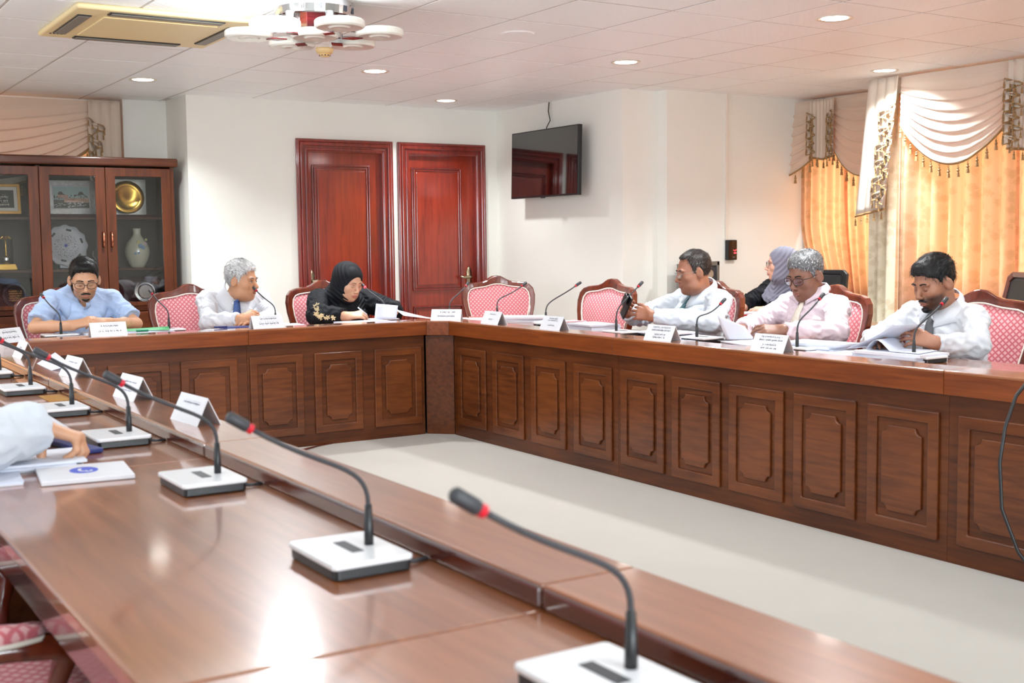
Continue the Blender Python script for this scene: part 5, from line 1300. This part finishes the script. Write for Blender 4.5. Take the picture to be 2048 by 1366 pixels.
    # hair: star-shaped cap over the scalp with single strands for the nap
    o = V(0, -.01, .02)*s; nu, nv = 110, 70; hl = sp_['hairline']; th = sp_.get('thick', .012)
    def hairm(P):
        y, x, z = P[:, 1]/s, np.abs(P[:, 0])/s, P[:, 2]/s
        line = np.interp(y, [p[0] for p in hl], [p[1] for p in hl])
        line = line+sp_.get('temple', 0.0)*np.exp(-((x-.05)/.016)**2)*(y > .03)
        nj = np.array([noise.noise(Vector((q_[0]*70, 3.1, q_[1]*40))) for q_ in P])*.007
        return z-line-nj*(y > .03)
    az = np.linspace(0, 2*math.pi, nu, endpoint=False); el = np.linspace(-1.15, 1.5707, nv)
    A, E_ = np.meshgrid(az, el); dirs = np.stack([np.cos(E_)*np.sin(A), np.cos(E_)*np.cos(A), np.sin(E_)], -1).reshape(-1, 3)
    r_ = radial(base, o, dirs); P = o+dirs*r_[:, None]; m_ = hairm(P)/1.0
    sm = np.clip(m_/.011, 0, 1); sm = sm*sm*(3-2*sm)
    top = np.clip((P[:, 2]/s-.03)/.06, 0, 1)
    nz = np.array([noise.noise(Vector(p)*sp_.get('nfreq', 55)) for p in P])*sp_.get('namp', .003)
    wave = np.array([noise.noise(Vector((p[0]*30, p[1]*30, p[2]*12))) for p in P])*sp_.get('wamp', .003)
    off = th*(.22+.95*top)*s+nz*(.4+.6*top)+wave*top
    if sp_.get('quiff'): off = off+sp_['quiff']*np.exp(-((P[:, 1]/s-.07)/.03)**2)*(P[:, 2] > .03*s)
    rr = np.where(m_ > 0, r_-0.004+(off+.004)*sm, r_-.006)
    Vh = o+dirs*rr[:, None]
    Q = np.array([(j*nu+i, j*nu+(i+1) % nu, (j+1)*nu+(i+1) % nu, (j+1)*nu+i) for j in range(nv-1) for i in range(nu)])
    keep = (m_[Q] > -.012).any(1); Q = Q[keep]
    hair = np_mesh('hair', W_(Vh), Q, hm, root, origin)
    # strands
    rnd = np.random.RandomState(5); cand = np.where((m_ > .002))[0]; pick = rnd.choice(cand, sp_.get('strands', 1700))
    mats = [M[k] for k in sp_.get('strandmats', [sp_.get('hair', 'hairb')])]
    vs = []; qs = []; mi = []
    flow = sp_.get('flow', (0.3, 1.0, 0.2))
    for k in pick:
        p = Vh[k]+rnd.normal(0, .0015, 3); n_ = dirs[k]
        tdir = V(flow[0]*np.sign(p[0]+1e-4), flow[1] if p[2] > .05*s else -.15, -.9 if p[2] < .06*s else -.1); tdir = tdir+rnd.normal(0, .35, 3); tdir = nrm(tdir-n_*(tdir@n_))
        L = sp_.get('slen', .016)*(.6+.8*rnd.rand()); side = np.cross(n_, tdir)*.0011
        a = p-n_*.002; b = p+tdir*L*.5+n_*L*.14; c = p+tdir*L+n_*L*.02
        i0 = len(vs); vs += [a-side, a+side, b+side*.8, b-side*.8, c+side*.2, c-side*.2]; qs += [(i0, i0+1, i0+2, i0+3), (i0+3, i0+2, i0+4, i0+5)]; q_ = rnd.randint(len(mats)); mi += [q_, q_]
    st = np_mesh('hair_strands', W_(np.array(vs)), np.array(qs), mats, hair, origin, mi=np.array(mi)); st['kind'] = 'stuff'

def hand_prims(wr, d, n, side, curl=(.5, .6, .4), spread=.12, s=1.0, thumb=(.7, .55, -.35), curls=None, tb=0.3):
    """wrist, direction wrist->knuckles, back-of-hand normal, side +1 right hand / -1 left hand"""
    d = nrm(V(*d)); n = nrm(V(*n)-d*(V(*n)@d)); T = np.cross(n, d)*side
    P = []; K = []
    offs = [.030, .010, -.010, -.028]; pl = [.088, .091, .086, .078]
    for o_, L in zip(offs, pl):
        a = wr+T*o_*.55*s+d*.008; k_ = wr+d*L*s+T*o_*s+n*(.003 if abs(o_) < .02 else 0)
        P.append((('cap', a, k_, .0135*s, .0108*s), .014*s, '+')); K.append(k_)
    fl = [.070, .079, .073, .056]
    for i, k_ in enumerate(K):
        c = curls[i] if curls else curl; dd = nrm(d+T*spread*(1.3-i*.87)); p = k_; ang = 0; rad = .0092-.0006*(i == 3)
        nail = None
        for seg, (fr, cu) in enumerate(zip((.46, .3, .24), c)):
            ang += cu; v = dd*math.cos(ang)-n*math.sin(ang); q_ = p+v*fl[i]*fr*s; r1 = rad*(1-.14*(seg+1))
            P.append((('cap', p, q_, rad*(1-.14*seg)*s, r1*s), .004*s if seg else .008*s, '+')); p = q_
    td = nrm(d*thumb[0]+T*thumb[1]+n*thumb[2]); p0 = wr+d*.018*s+T*.018*s; p1 = p0+td*.044*s
    td2 = nrm(td+d*tb-T*.15); p2 = p1+td2*.034*s; td3 = nrm(td2+d*tb*.8-T*.3); p3 = p2+td3*.026*s
    P += [(('cap', p0, p1, .0155*s, .0125*s), .012*s, '+'), (('cap', p1, p2, .0112*s, .0102*s), .005*s, '+'), (('cap', p2, p3, .0102*s, .0085*s), .004*s, '+')]
    return P

def make_person(sp_):
    """sp_: joints in world coordinates; builds body, clothes, hair"""
    print('person', sp_['label'][:30])
    G = {k: V(*v) for k, v in sp_['j'].items()}; origin = V(*sp_['root'])
    root = thing('person', sp_['label'], 'person', tuple(origin))
    F = nrm(V(*sp_['facing'], 0)); S = nrm(G['shR']-G['shL']); Up = nrm(np.cross(S, F)); Fw = np.cross(Up, S); TR = np.stack([S, Fw, Up], 1)
    Rm = head_rot(sp_['face'], R(sp_.get('pitch', -10)), R(sp_.get('roll', 0))); Hc = G['head']
    s = sp_.get('s', 1.0); fem = sp_.get('female', False)
    base, full = head_prims(s, sp_.get('fat', 0), fem); sp_['hp'] = (base, full)
    bulk = sp_.get('bulk', 1.0)
    nb = (G['shL']+G['shR'])/2+V(0, 0, .045)-Fw*.015
    neck_top = Hc+Rm@V(0, -.03, -.055)*s
    ch = (G['shL']+G['shR'])/2-Up*.13+Fw*.0; pel = V(*sp_['pelvis']); mid = (ch+pel)/2
    wsh = np.linalg.norm(G['shR']-G['shL'])/2
    def torso(e):
        return [(('ell', ch, V(min(.17*bulk, wsh+.02)+e, .11*bulk+e, .17+e), TR), .05, '+'), (('ell', mid+Fw*sp_.get('belly', 0)*.5, V(.155*bulk+e, .12*bulk+e+sp_.get('belly', 0), .17+e), TR), .06, '+'),
                (('ell', pel, V(.17*bulk+e, .13+e, .12+e), None), .05, '+'),
                (('cap', nb-Up*.02, G['shL'], .05+e, .052*bulk**.5+e), .04, '+'), (('cap', nb-Up*.02, G['shR'], .05+e, .052*bulk**.5+e), .04, '+')]
    ra = .046*bulk**.6
    body = torso(-.012)+[(('cap', nb-V(0, 0, .04), neck_top, .056*s*bulk**.35, .050*s*bulk**.3), .025, '+')]
    for q_ in ('L', 'R'):
        sh, el, wr = G['sh'+q_], G['el'+q_], G['wr'+q_]
        body += [(('cap', sh, el, ra*.95, ra*.8), .03, '+'), (('cap', el, el+(wr-el)*.45, ra*.84, ra*.8), .012, '+'), (('cap', el+(wr-el)*.45, wr, ra*.8, .027*s), .02, '+'), (('cap', wr-nrm(wr-el)*.02, wr, .027*s, .026*s), .02, '+')]
        h = sp_.get('hand'+q_)
        if h: body += hand_prims(wr+nrm(wr-el)*.004, side=(1 if q_ == 'R' else -1), s=s*sp_.get('hs', 1.0), **h)
    hp = xf_prims(full, Rm, Hc)
    body += [(hp[0][0], .02, '+')]+hp[1:]
    Vv, Q = mesh_field(body, sp_.get('h', .0043))
    # skin tint: beard shadow, a little darker round the eyes
    Lc = (Vv-Hc)@Rm/s; tint = np.ones((len(Vv), 4)); hd = np.linalg.norm(Lc, axis=1) < .16
    st = sp_.get('stubble', 0.0)
    if st:
        a = np.clip((-.028-Lc[:, 2])/.02, 0, 1)*np.clip((Lc[:, 1]-.0)/.03, 0, 1)*hd*np.clip((Lc[:, 2]+.135)/.02, 0, 1)
        a *= 1-np.exp(-((Lc[:, 0]/.026)**2+((Lc[:, 2]+.068)/.013)**2)**2)*0.8
        tint[:, :3] *= (1-st*a)[:, None]
    eye = np.exp(-(((np.abs(Lc[:, 0])-.031)/.018)**2+((Lc[:, 2]-.002)/.011)**2))*hd*(Lc[:, 1] > .05); tint[:, :3] *= (1-.22*eye)[:, None]
    np_mesh('body', Vv, Q, sp_['skin'], root, origin, tint=tint)
    make_head_extras(root, origin, Rm, Hc, sp_)
    # clothes
    cm = sp_['cloth']; e = .012
    sw = torso(e*1.0); lsl = sp_.get('sleeve', 'long')
    for q_ in ('L', 'R'):
        sh, el, wr = G['sh'+q_], G['el'+q_], G['wr'+q_]; u = nrm(wr-el); lo_ = sp_.get('loose', 1.0)
        if lsl == 'long':
            em = el+(wr-el)*.5; rw_ = ra*.84+.016*lo_; sw += [(('cap', sh, el, ra+.015*lo_, rw_), .035, '+'), (('cap', el, em, rw_, rw_*.97), .02, '+'), (('cyl', em, wr-u*sp_.get('cuffback', .012), rw_*.97, (.026*s+.015)*(1+.45*(lo_-1))), .02, '+')]
            if not fem: sw += [(('cyl', wr-u*.07, wr-u*.008, .0435*s, .0425*s), .003, '+')]
        else:
            u2 = nrm(el-sh); sw += [(('cyl', sh, el-u2*.055, ra+.016, ra*.86+.028), .035, '+')]
    rr = (.061*s*bulk**.35+.004)
    if not fem: sw += [(('cap', nb-Up*.0, nb+nrm(neck_top-nb)*.2, rr*.96, rr*.96), .012, '-')]
    if sp_.get('open'): sw += [(('ell', nb+Fw*.085-Up*.035, V(.030, .06, .062), TR), .01, '-')]
    Sv, Sq = mesh_field(sw, .0065); nn = normals(Sv, Sq)
    # wrinkles: folds across the arms and slanting over the chest
    disp = np.zeros(len(Sv))
    A_ = sp_.get('wrinkle', .0055)
    for q_ in ('L', 'R'):
        el = G['el'+q_]; dd = np.linalg.norm(Sv-el, axis=1); sh = G['sh'+q_]; u2 = nrm(el-sh)
        ph = (Sv-el)@nrm(u2+.5*F); w2 = np.exp(-(dd/.13)**2); disp += A_*1.1*w2*np.sin(ph*150+6*np.sin(dd*30))
    nzv = np.array([noise.noise(Vector((p[0]*9+sp_['root'][0], p[1]*9, p[2]*16+p[0]*7))) for p in Sv]); disp += A_*1.7*(1-2*np.abs(nzv))*.9-A_*.9
    nz2 = np.array([noise.noise(Vector((p[0]*24+p[2]*10, p[1]*24-p[2]*6, p[2]*30+4))) for p in Sv]); disp += A_*.75*(1-2.5*np.abs(nz2))
    Sv = Sv+nn*disp[:, None]
    np_mesh(sp_.get('clothname', 'shirt'), Sv, Sq, cm, root, origin)
    tr = []
    for q_ in (-1, 1):
        hip = pel+S*q_*.09+V(0, 0, -.04); hip[2] = .50; kn = hip+V(F[0], F[1], 0)*.40+S*q_*.05; kn[2] = .50; an = kn+V(F[0], F[1], 0)*.03; an[2] = .09
        tr += [(('cap', hip, kn, .085, .066), .03, '+'), (('cyl', kn, an, .064, .055), .02, '+')]
        fo = an+V(F[0], F[1], 0)*.15; an2 = an.copy(); an2[2] = .045; fo[2] = .035; so = [(('cap', an2, fo, .042, .034), .01, '+'), (('cyl', V(an[0], an[1], .03), V(an[0], an[1], .12), .04, .036), .01, '+')]
        a1, b1 = mesh_field(so, .01); a1[:, 2] = np.maximum(a1[:, 2], .003); np_mesh('shoe', a1, b1, M['shoe'], root, origin)
    tr += [(('ell', pel+V(0, 0, -.03), V(.175*bulk, .14, .105), None), .04, '+')]
    a1, b1 = mesh_field(tr, .011); np_mesh('skirt' if fem else 'trousers', a1, b1, M['blackcloth'] if fem else M['trouser'], root, origin)
    # collar
    surf = sw
    ax_up = nrm(nrm(neck_top-nb)*1.0+Up*.6)
    def ray(o_, dr, far=.35):
        ts = np.linspace(0, far, 120); P = o_[None]-dr[None]*ts[:, None]; d = eval_prims(surf, P); i = np.argmax(d < 0); return P[i] if d.min() < 0 else P[60]
    if not fem:
        m = MB(); rn = rr*1.02; c0 = nb+ax_up*.058; opn = sp_.get('open', 0.0)
        Fc = nrm(Fw-ax_up*(Fw@ax_up)); Sc = np.cross(Fc, ax_up)
        for sd in (-1, 1):
            vs = []; n_ = 16
            for i in range(n_):
                t_ = i/(n_-1); a = math.pi*(1-t_)+t_*(.10+opn*.35); ti = t_**3
                dr = Fc*math.cos(a)+Sc*math.sin(a)*sd
                hgt = .018-.030*t_**2-.02*opn*t_**2
                up_ = c0+dr*rn*(1+.06*opn*t_)+ax_up*hgt
                lo1 = c0+dr*(rn+.018+.010*ti)+ax_up*(hgt-.032-.030*ti)+Sc*sd*.016*ti
                midp = (up_+lo1)/2+dr*.006
                for _ in range(3):
                    dd_ = eval_prims(surf, np.stack([up_, lo1, midp])); up_ = up_+dr*max(0, .002-dd_[0]); lo1 = lo1+dr*max(0, .013-dd_[1]); midp = midp+dr*max(0, .012-dd_[2])
                vs += [up_-dr*.003, up_+dr*.002+ax_up*.002, midp, lo1]
            q_ = [(i*4+j, i*4+j+1, (i+1)*4+j+1, (i+1)*4+j) for i in range(n_-1) for j in range(3)]
            if sd < 0: q_ = [x[::-1] for x in q_]
            m.add([tuple(np.array(v)-origin) for v in vs], q_)
        m.build('collar', cm, root, smooth=True, solid=.004)
    # placket line / tie
    front0 = c0+Fc*(rn+.004)-ax_up*.03 if not fem else None
    if not fem:
        for _ in range(3): front0 = front0+Fc*max(0, .004-eval_prims(surf, front0[None])[0])
    if sp_.get('tie'):
        m = MB(); knot = front0+Fc*.008-ax_up*.006
        pts = []; 
        for i in range(16):
            t_ = i/15; o_ = (nb+(pel-nb)*(.06+.80*t_))+Fw*.40; p = ray(o_, Fw); pts.append((p+Fw*.014, .017+.020*min(1, t_*1.5), t_))
        k0 = pts[0][0]; pts[0] = (k0*0.5+knot*.5, .011, 0)
        vs = []
        for p, w2, t_ in pts: vs += [tuple(p-S*w2-Fw*.004-origin), tuple(p+Fw*.002-origin), tuple(p+S*w2-Fw*.004-origin)]
        q_ = [(i*3+j, i*3+j+1, (i+1)*3+j+1, (i+1)*3+j) for i in range(15) for j in range(2)]
        uv = [(u, i*.09) for i in range(16) for u in (0, .06, .12)]
        m.add(vs, q_); to = m.build('tie', M[sp_['tie']], root, smooth=True, solid=.003, uv=uv)
        kp = knot; kk = MB(); kk.add([tuple(kp+S*a+ax_up*b+Fw*c-origin) for a, b, c in [(-.019, .014, -.008), (.019, .014, -.008), (.011, -.022, -.004), (-.011, -.022, -.004), (-.017, .012, .012), (.017, .012, .012), (.01, -.02, .012), (-.01, -.02, .012)]],
                                   [(0, 1, 2, 3), (7, 6, 5, 4), (0, 4, 5, 1), (1, 5, 6, 2), (2, 6, 7, 3), (3, 7, 4, 0)])
        kk.build('tie_knot', M[sp_['tie']], root, bevel=.004, uv=lambda co: (co.x, co.z))
    elif not fem and not sp_.get('noplacket'):
        vs = []
        for i in range(14):
            t_ = i/13; o_ = (nb+(pel-nb)*(.12+.7*t_))+Fw*.4; p = ray(o_, Fw)+Fw*.0035; vs += [tuple(p-S*.014-Fw*.003-origin), tuple(p-S*.012-origin), tuple(p+S*.014-origin), tuple(p+S*.016-Fw*.004-origin)]
        MB().add(vs, [(i*4+j, i*4+j+1, (i+1)*4+j+1, (i+1)*4+j) for i in range(13) for j in range(3)]).build('placket', cm, root, smooth=True)
    # headscarf
    if fem:
        hs = []
        def EL(c, r_, k, op='+'): hs.append((('ell', Rm@(V(*c)*s)+Hc, V(*r_)*s, Rm), k, op))
        EL((0, -.020, .034), (.094, .110, .096), .02); EL((0, -.014, -.03), (.092, .088, .098), .04)
        EL((0, -.005, -.095), (.088, .08, .055), .04)
        nc = (nb+neck_top)/2
        hs += [(('cap', neck_top, nb-Up*.0, .085*s, .10*s), .04, '+')]
        ndr = sp_.get('drape', .22)
        hs += [(('ell', nb-Up*.06+Fw*.035, V(.15*bulk, .11*bulk, .10), TR), .05, '+'), (('ell', ch+Fw*.03, V(.135*bulk, .105*bulk, ndr*.75), TR), .05, '+')]
        for k_, (dz, rx, ry, rt_) in enumerate([(.015, .088, .088, .022), (-.02, .105, .10, .024), (-.055, .125, .115, .022), (-.09, .14, .125, .02)]):
            cc = nb+Up*(dz)+Fw*(.01+.012*k_)
            for i in range(20):
                a0, a1 = i*2*math.pi/20, (i+1)*2*math.pi/20
                def pp(a): return cc+S*math.sin(a)*rx*bulk**.5+Fw*math.cos(a)*ry*bulk**.5-Up*(.045*max(0, math.cos(a+.3*k_)))+Up*.02*max(0, -math.cos(a))
                hs.append((('cap', pp(a0), pp(a1), rt_, rt_), .012, '+'))
        # side fall of the scarf
        sdn = sp_.get('fall', -1)
        for i in range(4):
            a = Rm@(V(sdn*.075, -.03-.018*i, .02-.02*i)*s)+Hc; b = nb+S*sdn*(.10+.018*i)-Up*.06+Fw*.03; c3 = b-Up*.16+Fw*.01
            hs += [(('cap', a, b, .022, .024), .012, '+'), (('cap', b, c3, .024, .02), .012, '+')]
        # face opening
        hs.append((('ell', Rm@(V(0, .085, -.021)*s)+Hc, V(.0585+.008*sp_.get('fat', 0), .075, .083)*s, Rm), .008, '-'))
        hv, hq = mesh_field(hs, .0055); hn = normals(hv, hq)
        lc = (hv-nb)
        up_c = lc@Up; ff = lc@Fw; sc_ = lc@S
        hdp = .0045*np.sin((up_c*1.0-np.abs(sc_)*.7+.25*ff)*190+4*np.sin(sc_*18))*np.clip((.06-up_c)/.08, 0, 1)
        hl_ = (hv-Hc)@Rm/s
        hdp += .0028*np.sin(hl_[:, 2]*150+hl_[:, 1]*170+3*np.sin(hl_[:, 0]*30))*np.clip((up_c-.04)/.05, 0, 1)*np.clip((.07-hl_[:, 1])/.03, 0, 1)
        hv = hv+hn*hdp[:, None]
        np_mesh('headscarf', hv, hq, sp_['scarf'], root, origin)
    return root, sw, G, origin, S, Fw, Up

SK = {'a': skin_mat('skin_a', (198, 148, 116)), 'b': skin_mat('skin_b', (186, 134, 100)), 'c': skin_mat('skin_c', (204, 156, 128)), 'd': skin_mat('skin_d', (150, 98, 74)), 'e': skin_mat('skin_e', (132, 90, 72)),
      'f': skin_mat('skin_f', (156, 106, 82)), 'g': skin_mat('skin_g', (216, 168, 146))}
HL = [(-.12, -.05), (-.075, -.055), (-.045, -.045), (-.03, -.01), (-.015, .028), (.006, .024), (.014, -.012), (.024, -.005), (.034, .030), (.05, .05), (.075, .066), (.10, .072)]
def hl(front=0.0, side=0.0): return [(y, z+(front if y > .045 else side if y > .02 else 0)) for y, z in HL]

# --- man in the light blue shirt
make_person(dict(label='man with glasses and moustache in a light blue short-sleeved shirt, looking down', root=(1.80, 8.14, 0), pelvis=(1.80, 8.12, .56), facing=(0, -1), face=(-.16, -1), pitch=-17, s=1.06, skin=SK['a'],
    j=dict(head=(1.797, 7.90, 1.062), shL=(1.985, 8.03, .925), shR=(1.620, 8.03, .93), elL=(2.10, 7.86, .775), elR=(1.475, 7.84, .78), wrL=(1.875, 7.66, .80), wrR=(1.665, 7.66, .795)), sleeve='short', cloth=M['sh_blue'], open=1.0,
    handL=dict(d=(-.9, -.35, .18), n=(.1, -.55, .8), curl=(.55, .6, .3)), handR=dict(d=(.9, -.4, .25), n=(-.1, -.55, .8), curl=(.5, .7, .3)),
    hairline=[(y, z if y > .026 or y < -.01 else max(z, .006)) for y, z in hl(.006)], thick=.017, quiff=.010, wamp=.006, strandmats=['hairb'], moustache=True, goatee=.35, stubble=.35, glasses=('dark', (.0265, .019, .0019))))
# --- silver-haired man
make_person(dict(label='silver-haired man in a white shirt and blue tie, looking to the right', root=(2.80, 8.18, 0), pelvis=(2.78, 8.14, .56), facing=(.12, -1), face=(.66, -.75), pitch=-4, s=1.07, fat=.55, bulk=1.08, skin=SK['b'],
    j=dict(head=(2.842, 7.94, 1.03), shL=(3.005, 8.02, .885), shR=(2.635, 8.06, .895), elL=(3.01, 7.84, .765), elR=(2.57, 7.84, .765), wrL=(2.83, 7.66, .765), wrR=(2.715, 7.66, .785)), cloth=M['sh_white'], tie='tie_blue',
    handL=dict(d=(-.9, -.2, .0), n=(0, 0, 1), curl=(.3, .4, .3)), handR=dict(d=(.85, -.2, .35), n=(0, -.5, .85), curl=(.7, .7, .4)),
    hair='hairs', hairline=hl(.002), thick=.018, wamp=.006, strandmats=['hairs', 'hairs', 'hairg', 'hairmg'], slen=.022, strands=2400, down=False, gaze=.003, stubble=.08, brow='hairmg'))
# --- woman in the black headscarf
_, swm, G_, og, S_, Fw_, Up_ = make_person(dict(label='woman in a black headscarf and black embroidered robe, reading into a microphone', root=(3.64, 8.2, 0), pelvis=(3.64, 8.16, .55), facing=(.05, -1), face=(.30, -.96), pitch=-21, s=1.06, fat=.6, bulk=1.14, female=True, skin=SK['c'],
    j=dict(head=(3.605, 7.88, 1.005), shL=(3.80, 8.05, .868), shR=(3.45, 8.05, .868), elL=(3.95, 7.90, .785), elR=(3.35, 7.84, .775), wrL=(3.86, 7.68, .79), wrR=(3.475, 7.62, .775)), cloth=M['blackcloth'], scarf=M['blackcloth'], clothname='robe', loose=2.0, cuffback=.035, wrinkle=.006,
    handL=dict(d=(-.6, -.7, .1), n=(.2, -.2, .9), curl=(.4, .5, .3)), handR=dict(d=(.95, -.25, .12), n=(-.1, -.5, .85), curl=(.55, .7, .4)), fall=-1))
# gold embroidery on her right sleeve
m = MB(); rnd = random.Random(11); Rt = [p for p in bpy.data.objects if p.name.startswith('person')]
rootw = sorted(Rt, key=lambda o: o.name)[-1]
for k in range(26):
    t_ = rnd.random(); c = G_['shR']*(1-t_)+G_['elR']*t_ if k < 10 else G_['elR']+(G_['wrR']-G_['elR'])*rnd.random()*.55; o_ = c+np.array([-.10-.05*rnd.random(), -.22, rnd.uniform(-.04, .03)])
    dr = nrm(c-o_); ts = np.linspace(0, .35, 140); P = o_+dr*ts[:, None]; d = eval_prims(swm, P); i = np.argmax(d < 0)
    if d.min() >= 0: continue
    p = P[i]-dr*.010; a = nrm(np.cross(dr, V(0, 0, 1))); b = np.cross(dr, a); r_ = rnd.uniform(.007, .017) if k % 3 else .02
    for q_ in range(5):
        an = q_*1.2566+k; pt = p+a*math.cos(an)*r_+b*math.sin(an)*r_; m.add([tuple(x-og) for x in (p, p+a*math.cos(an+.45)*r_*.6+b*math.sin(an+.45)*r_*.6-dr*.001, pt, p+a*math.cos(an-.45)*r_*.6+b*math.sin(an-.45)*r_*.6-dr*.001)], [(0, 1, 2, 3)])
m.build('embroidery', M['embroid'], rootw)
# --- man holding a phone
make_person(dict(label='stout man with thin-rimmed glasses in a white shirt and green-blue tie, holding a phone', root=(5.12, 5.88, 0), pelvis=(5.08, 5.86, .56), facing=(-1, .10), face=(-.93, .36), pitch=-9, s=1.08, fat=1.0, bulk=1.22, belly=.05, skin=SK['d'],
    j=dict(head=(5.04, 5.83, 1.070), shL=(5.11, 5.66, .885), shR=(5.14, 6.04, .89), elL=(4.90, 5.48, .775), elR=(4.85, 6.14, .78), wrL=(4.62, 5.72, .815), wrR=(4.66, 6.02, .82)), cloth=M['sh_white2'], tie='tie_green',
    handL=dict(d=(-.35, .9, .16), n=(-.75, -.35, .35), curl=(.35, .4, .35), thumb=(.75, .5, -.1)), handR=dict(d=(-.6, -.5, .35), n=(-.5, .5, .5), curl=(.6, .6, .4)), wrinkle=.006,
    hair='hairdb', hairline=hl(.022), temple=.03, thick=.011, wamp=.004, strandmats=['hairdb', 'hairb', 'hairmg'], stubble=.12, glasses=('metal', (.025, .0185, .0009))))
# --- man in the pale pink shirt
make_person(dict(label='grey-haired man with dark glasses in a pale pink shirt and cream tie, leafing through papers', root=(5.08, 4.80, 0), pelvis=(5.06, 4.80, .56), facing=(-1, .08), face=(-1, -.03), pitch=-17, s=1.07, fat=.2, bulk=1.06, skin=SK['e'],
    j=dict(head=(4.95, 4.785, 1.069), shL=(5.0, 4.60, .893), shR=(5.0, 4.955, .895), elL=(4.82, 4.44, .775), elR=(4.78, 5.05, .775), wrL=(4.53, 4.53, .80), wrR=(4.54, 4.86, .785)), cloth=M['sh_pink'], tie='tie_cream',
    handL=dict(d=(-.75, .62, .02), n=(-.35, -.45, .8), curl=(.35, .45, .35), spread=.25), handR=dict(d=(-.8, -.25, .1), n=(-.2, .4, .8), curl=(.5, .5, .4)), wrinkle=.006,
    hair='hairmg', hairline=hl(-.006), thick=.014, strandmats=['hairg', 'hairs', 'hairb', 'hairmg'], slen=.012, strands=2600, stubble=.15, glasses=('brown', (.0285, .019, .0017))))
# --- bearded man
make_person(dict(label='bearded black-haired man in a white shirt and dark tie, turning a page', root=(5.06, 3.84, 0), pelvis=(5.03, 3.83, .56), facing=(-1, .12), face=(-.98, .18), pitch=-19, s=1.06, bulk=1.08, skin=SK['f'],
    j=dict(head=(4.86, 3.855, 1.052), shL=(4.97, 3.71, .872), shR=(4.97, 4.06, .88), elL=(4.81, 3.575, .765), elR=(4.72, 4.10, .765), wrL=(4.57, 3.615, .79), wrR=(4.52, 3.86, .78)), cloth=M['sh_white'], tie='tie_dark',
    handL=dict(d=(-.6, .75, .3), n=(-.55, -.5, .55), curl=(.4, .55, .4), spread=.3), handR=dict(d=(-.8, -.3, .1), n=(-.2, .4, .8), curl=(.4, .4, .3)), wrinkle=.006, loose=.85,
    hair='hairb', hairline=[(y, z if y > .026 or y < -.01 else max(z, .006)) for y, z in hl(-.008)], thick=.014, quiff=.009, wamp=.006, strandmats=['hairb'], slen=.024, moustache=True, goatee=1.9, stubble=.8))
# --- woman in the grey headscarf
make_person(dict(label='woman with glasses in a grey headscarf and black jacket at the side desk', root=(6.42, 6.28, 0), pelvis=(6.42, 6.28, .56), facing=(-1, .15), face=(-.76, .60), pitch=0, s=1.0, bulk=.98, female=True, skin=SK['g'],
    j=dict(head=(6.28, 6.31, 1.092), shL=(6.36, 6.17, .895), shR=(6.36, 6.49, .91), elL=(6.17, 6.06, .795), elR=(6.17, 6.54, .80), wrL=(5.99, 6.13, .79), wrR=(5.98, 6.38, .785)), cloth=M['blackcloth'], scarf=M['greyscarf'], clothname='jacket', loose=1.5, cuffback=.01,
    handL=dict(d=(-.6, .8, -.02), n=(-.2, 0, 1), curl=(.3, .4, .3)), handR=dict(d=(-.95, .1, .05), n=(0, 0, 1), curl=(.6, .6, .4)), down=False, gaze=-.003, glasses=('dark', (.024, .019, .0011)), fall=-1, h=.0048))
wt = [o for o in bpy.data.objects if o.name.startswith('person')][-1]
# --- person at the left edge (only the right sleeve and hand reach into view)
make_person(dict(label='person in a white shirt reaching in from the left edge, hand on papers', root=(-.02, 3.32, 0), pelvis=(-.02, 3.30, .56), facing=(1, 0), face=(1, -.05), pitch=-15, s=1.06, skin=SK['a'],
    j=dict(head=(.16, 3.30, 1.10), shL=(.10, 3.48, .93), shR=(.12, 3.12, .93), elL=(.36, 3.62, .78), elR=(.35, 3.04, .80), wrL=(.34, 3.48, .80), wrR=(.598, 3.20, .822)), cloth=M['sh_white2'], loose=2.3, wrinkle=.0042, cuffback=.01, noplacket=True,
    handR=dict(d=(.93, -.10, -.38), n=(.35, 0, .95), curl=(.9, .95, .5), curls=[(.75, .8, .35), (.85, .85, .4), (1.0, .9, .4), (1.15, .9, .4)], spread=.3, thumb=(.1, -.1, -1.0)), handL=dict(d=(.8, -.5, 0), n=(0, 0, 1)),
    hairline=hl(), thick=.014, hs=1.1, h=.0043))
# ------------------------------------------------------------------ held things
t = thing('smartphone', 'black smartphone in a flip case held up by the stout man', 'phone', (4.55, 5.885, 0.872))
MB().box(-.006, .006, -.037, .037, -.075, .075).build('case', M['black'], t, bevel=.004)
MB().box(.006, .0075, -.033, .033, -.068, .068).build('screen', M['blackg'], t)
MB().box(-.03, -.026, -.036, .036, -.0, .075).box(-.028, -.005, .033, .036, 0, .07).build('flip_cover', M['black'], t, bevel=.002)
t.rotation_euler = (R(28), R(14), R(-16))
tag(MB().tube([(3.50, 7.50, .84), (3.575, 7.53, .79)], .0045, 8).build('pen', M['white'], smooth=True), 'white pen in the hand of the woman in black headscarf', 'pen')
t = thing('wristwatch', 'gold-rimmed watch on the wrist of the grey-scarfed woman', 'watch', (6.00, 6.128, .79))
MB().lathe([(0, -.004), (.017, -.004), (.018, .004), (0, .005)], 24, f=lambda x, y, z: (-.026-z*.6, x*.9-.008, .012+y)).build('dial', M['watch'], t)
MB().tube([(0.0, .034*math.cos(a), .034*math.sin(a)) for a in np.linspace(0, 6.283, 17)[:-1]], .006, 6, closed=True).build('strap', M['brass'], t, smooth=True)
tag(MB().tube([(5.90, 6.36, .80), (5.86, 6.42, .88)], .0035, 8).build('pen', M['white'], smooth=True), 'slim white pen in the hand of the grey-scarfed woman', 'pen')
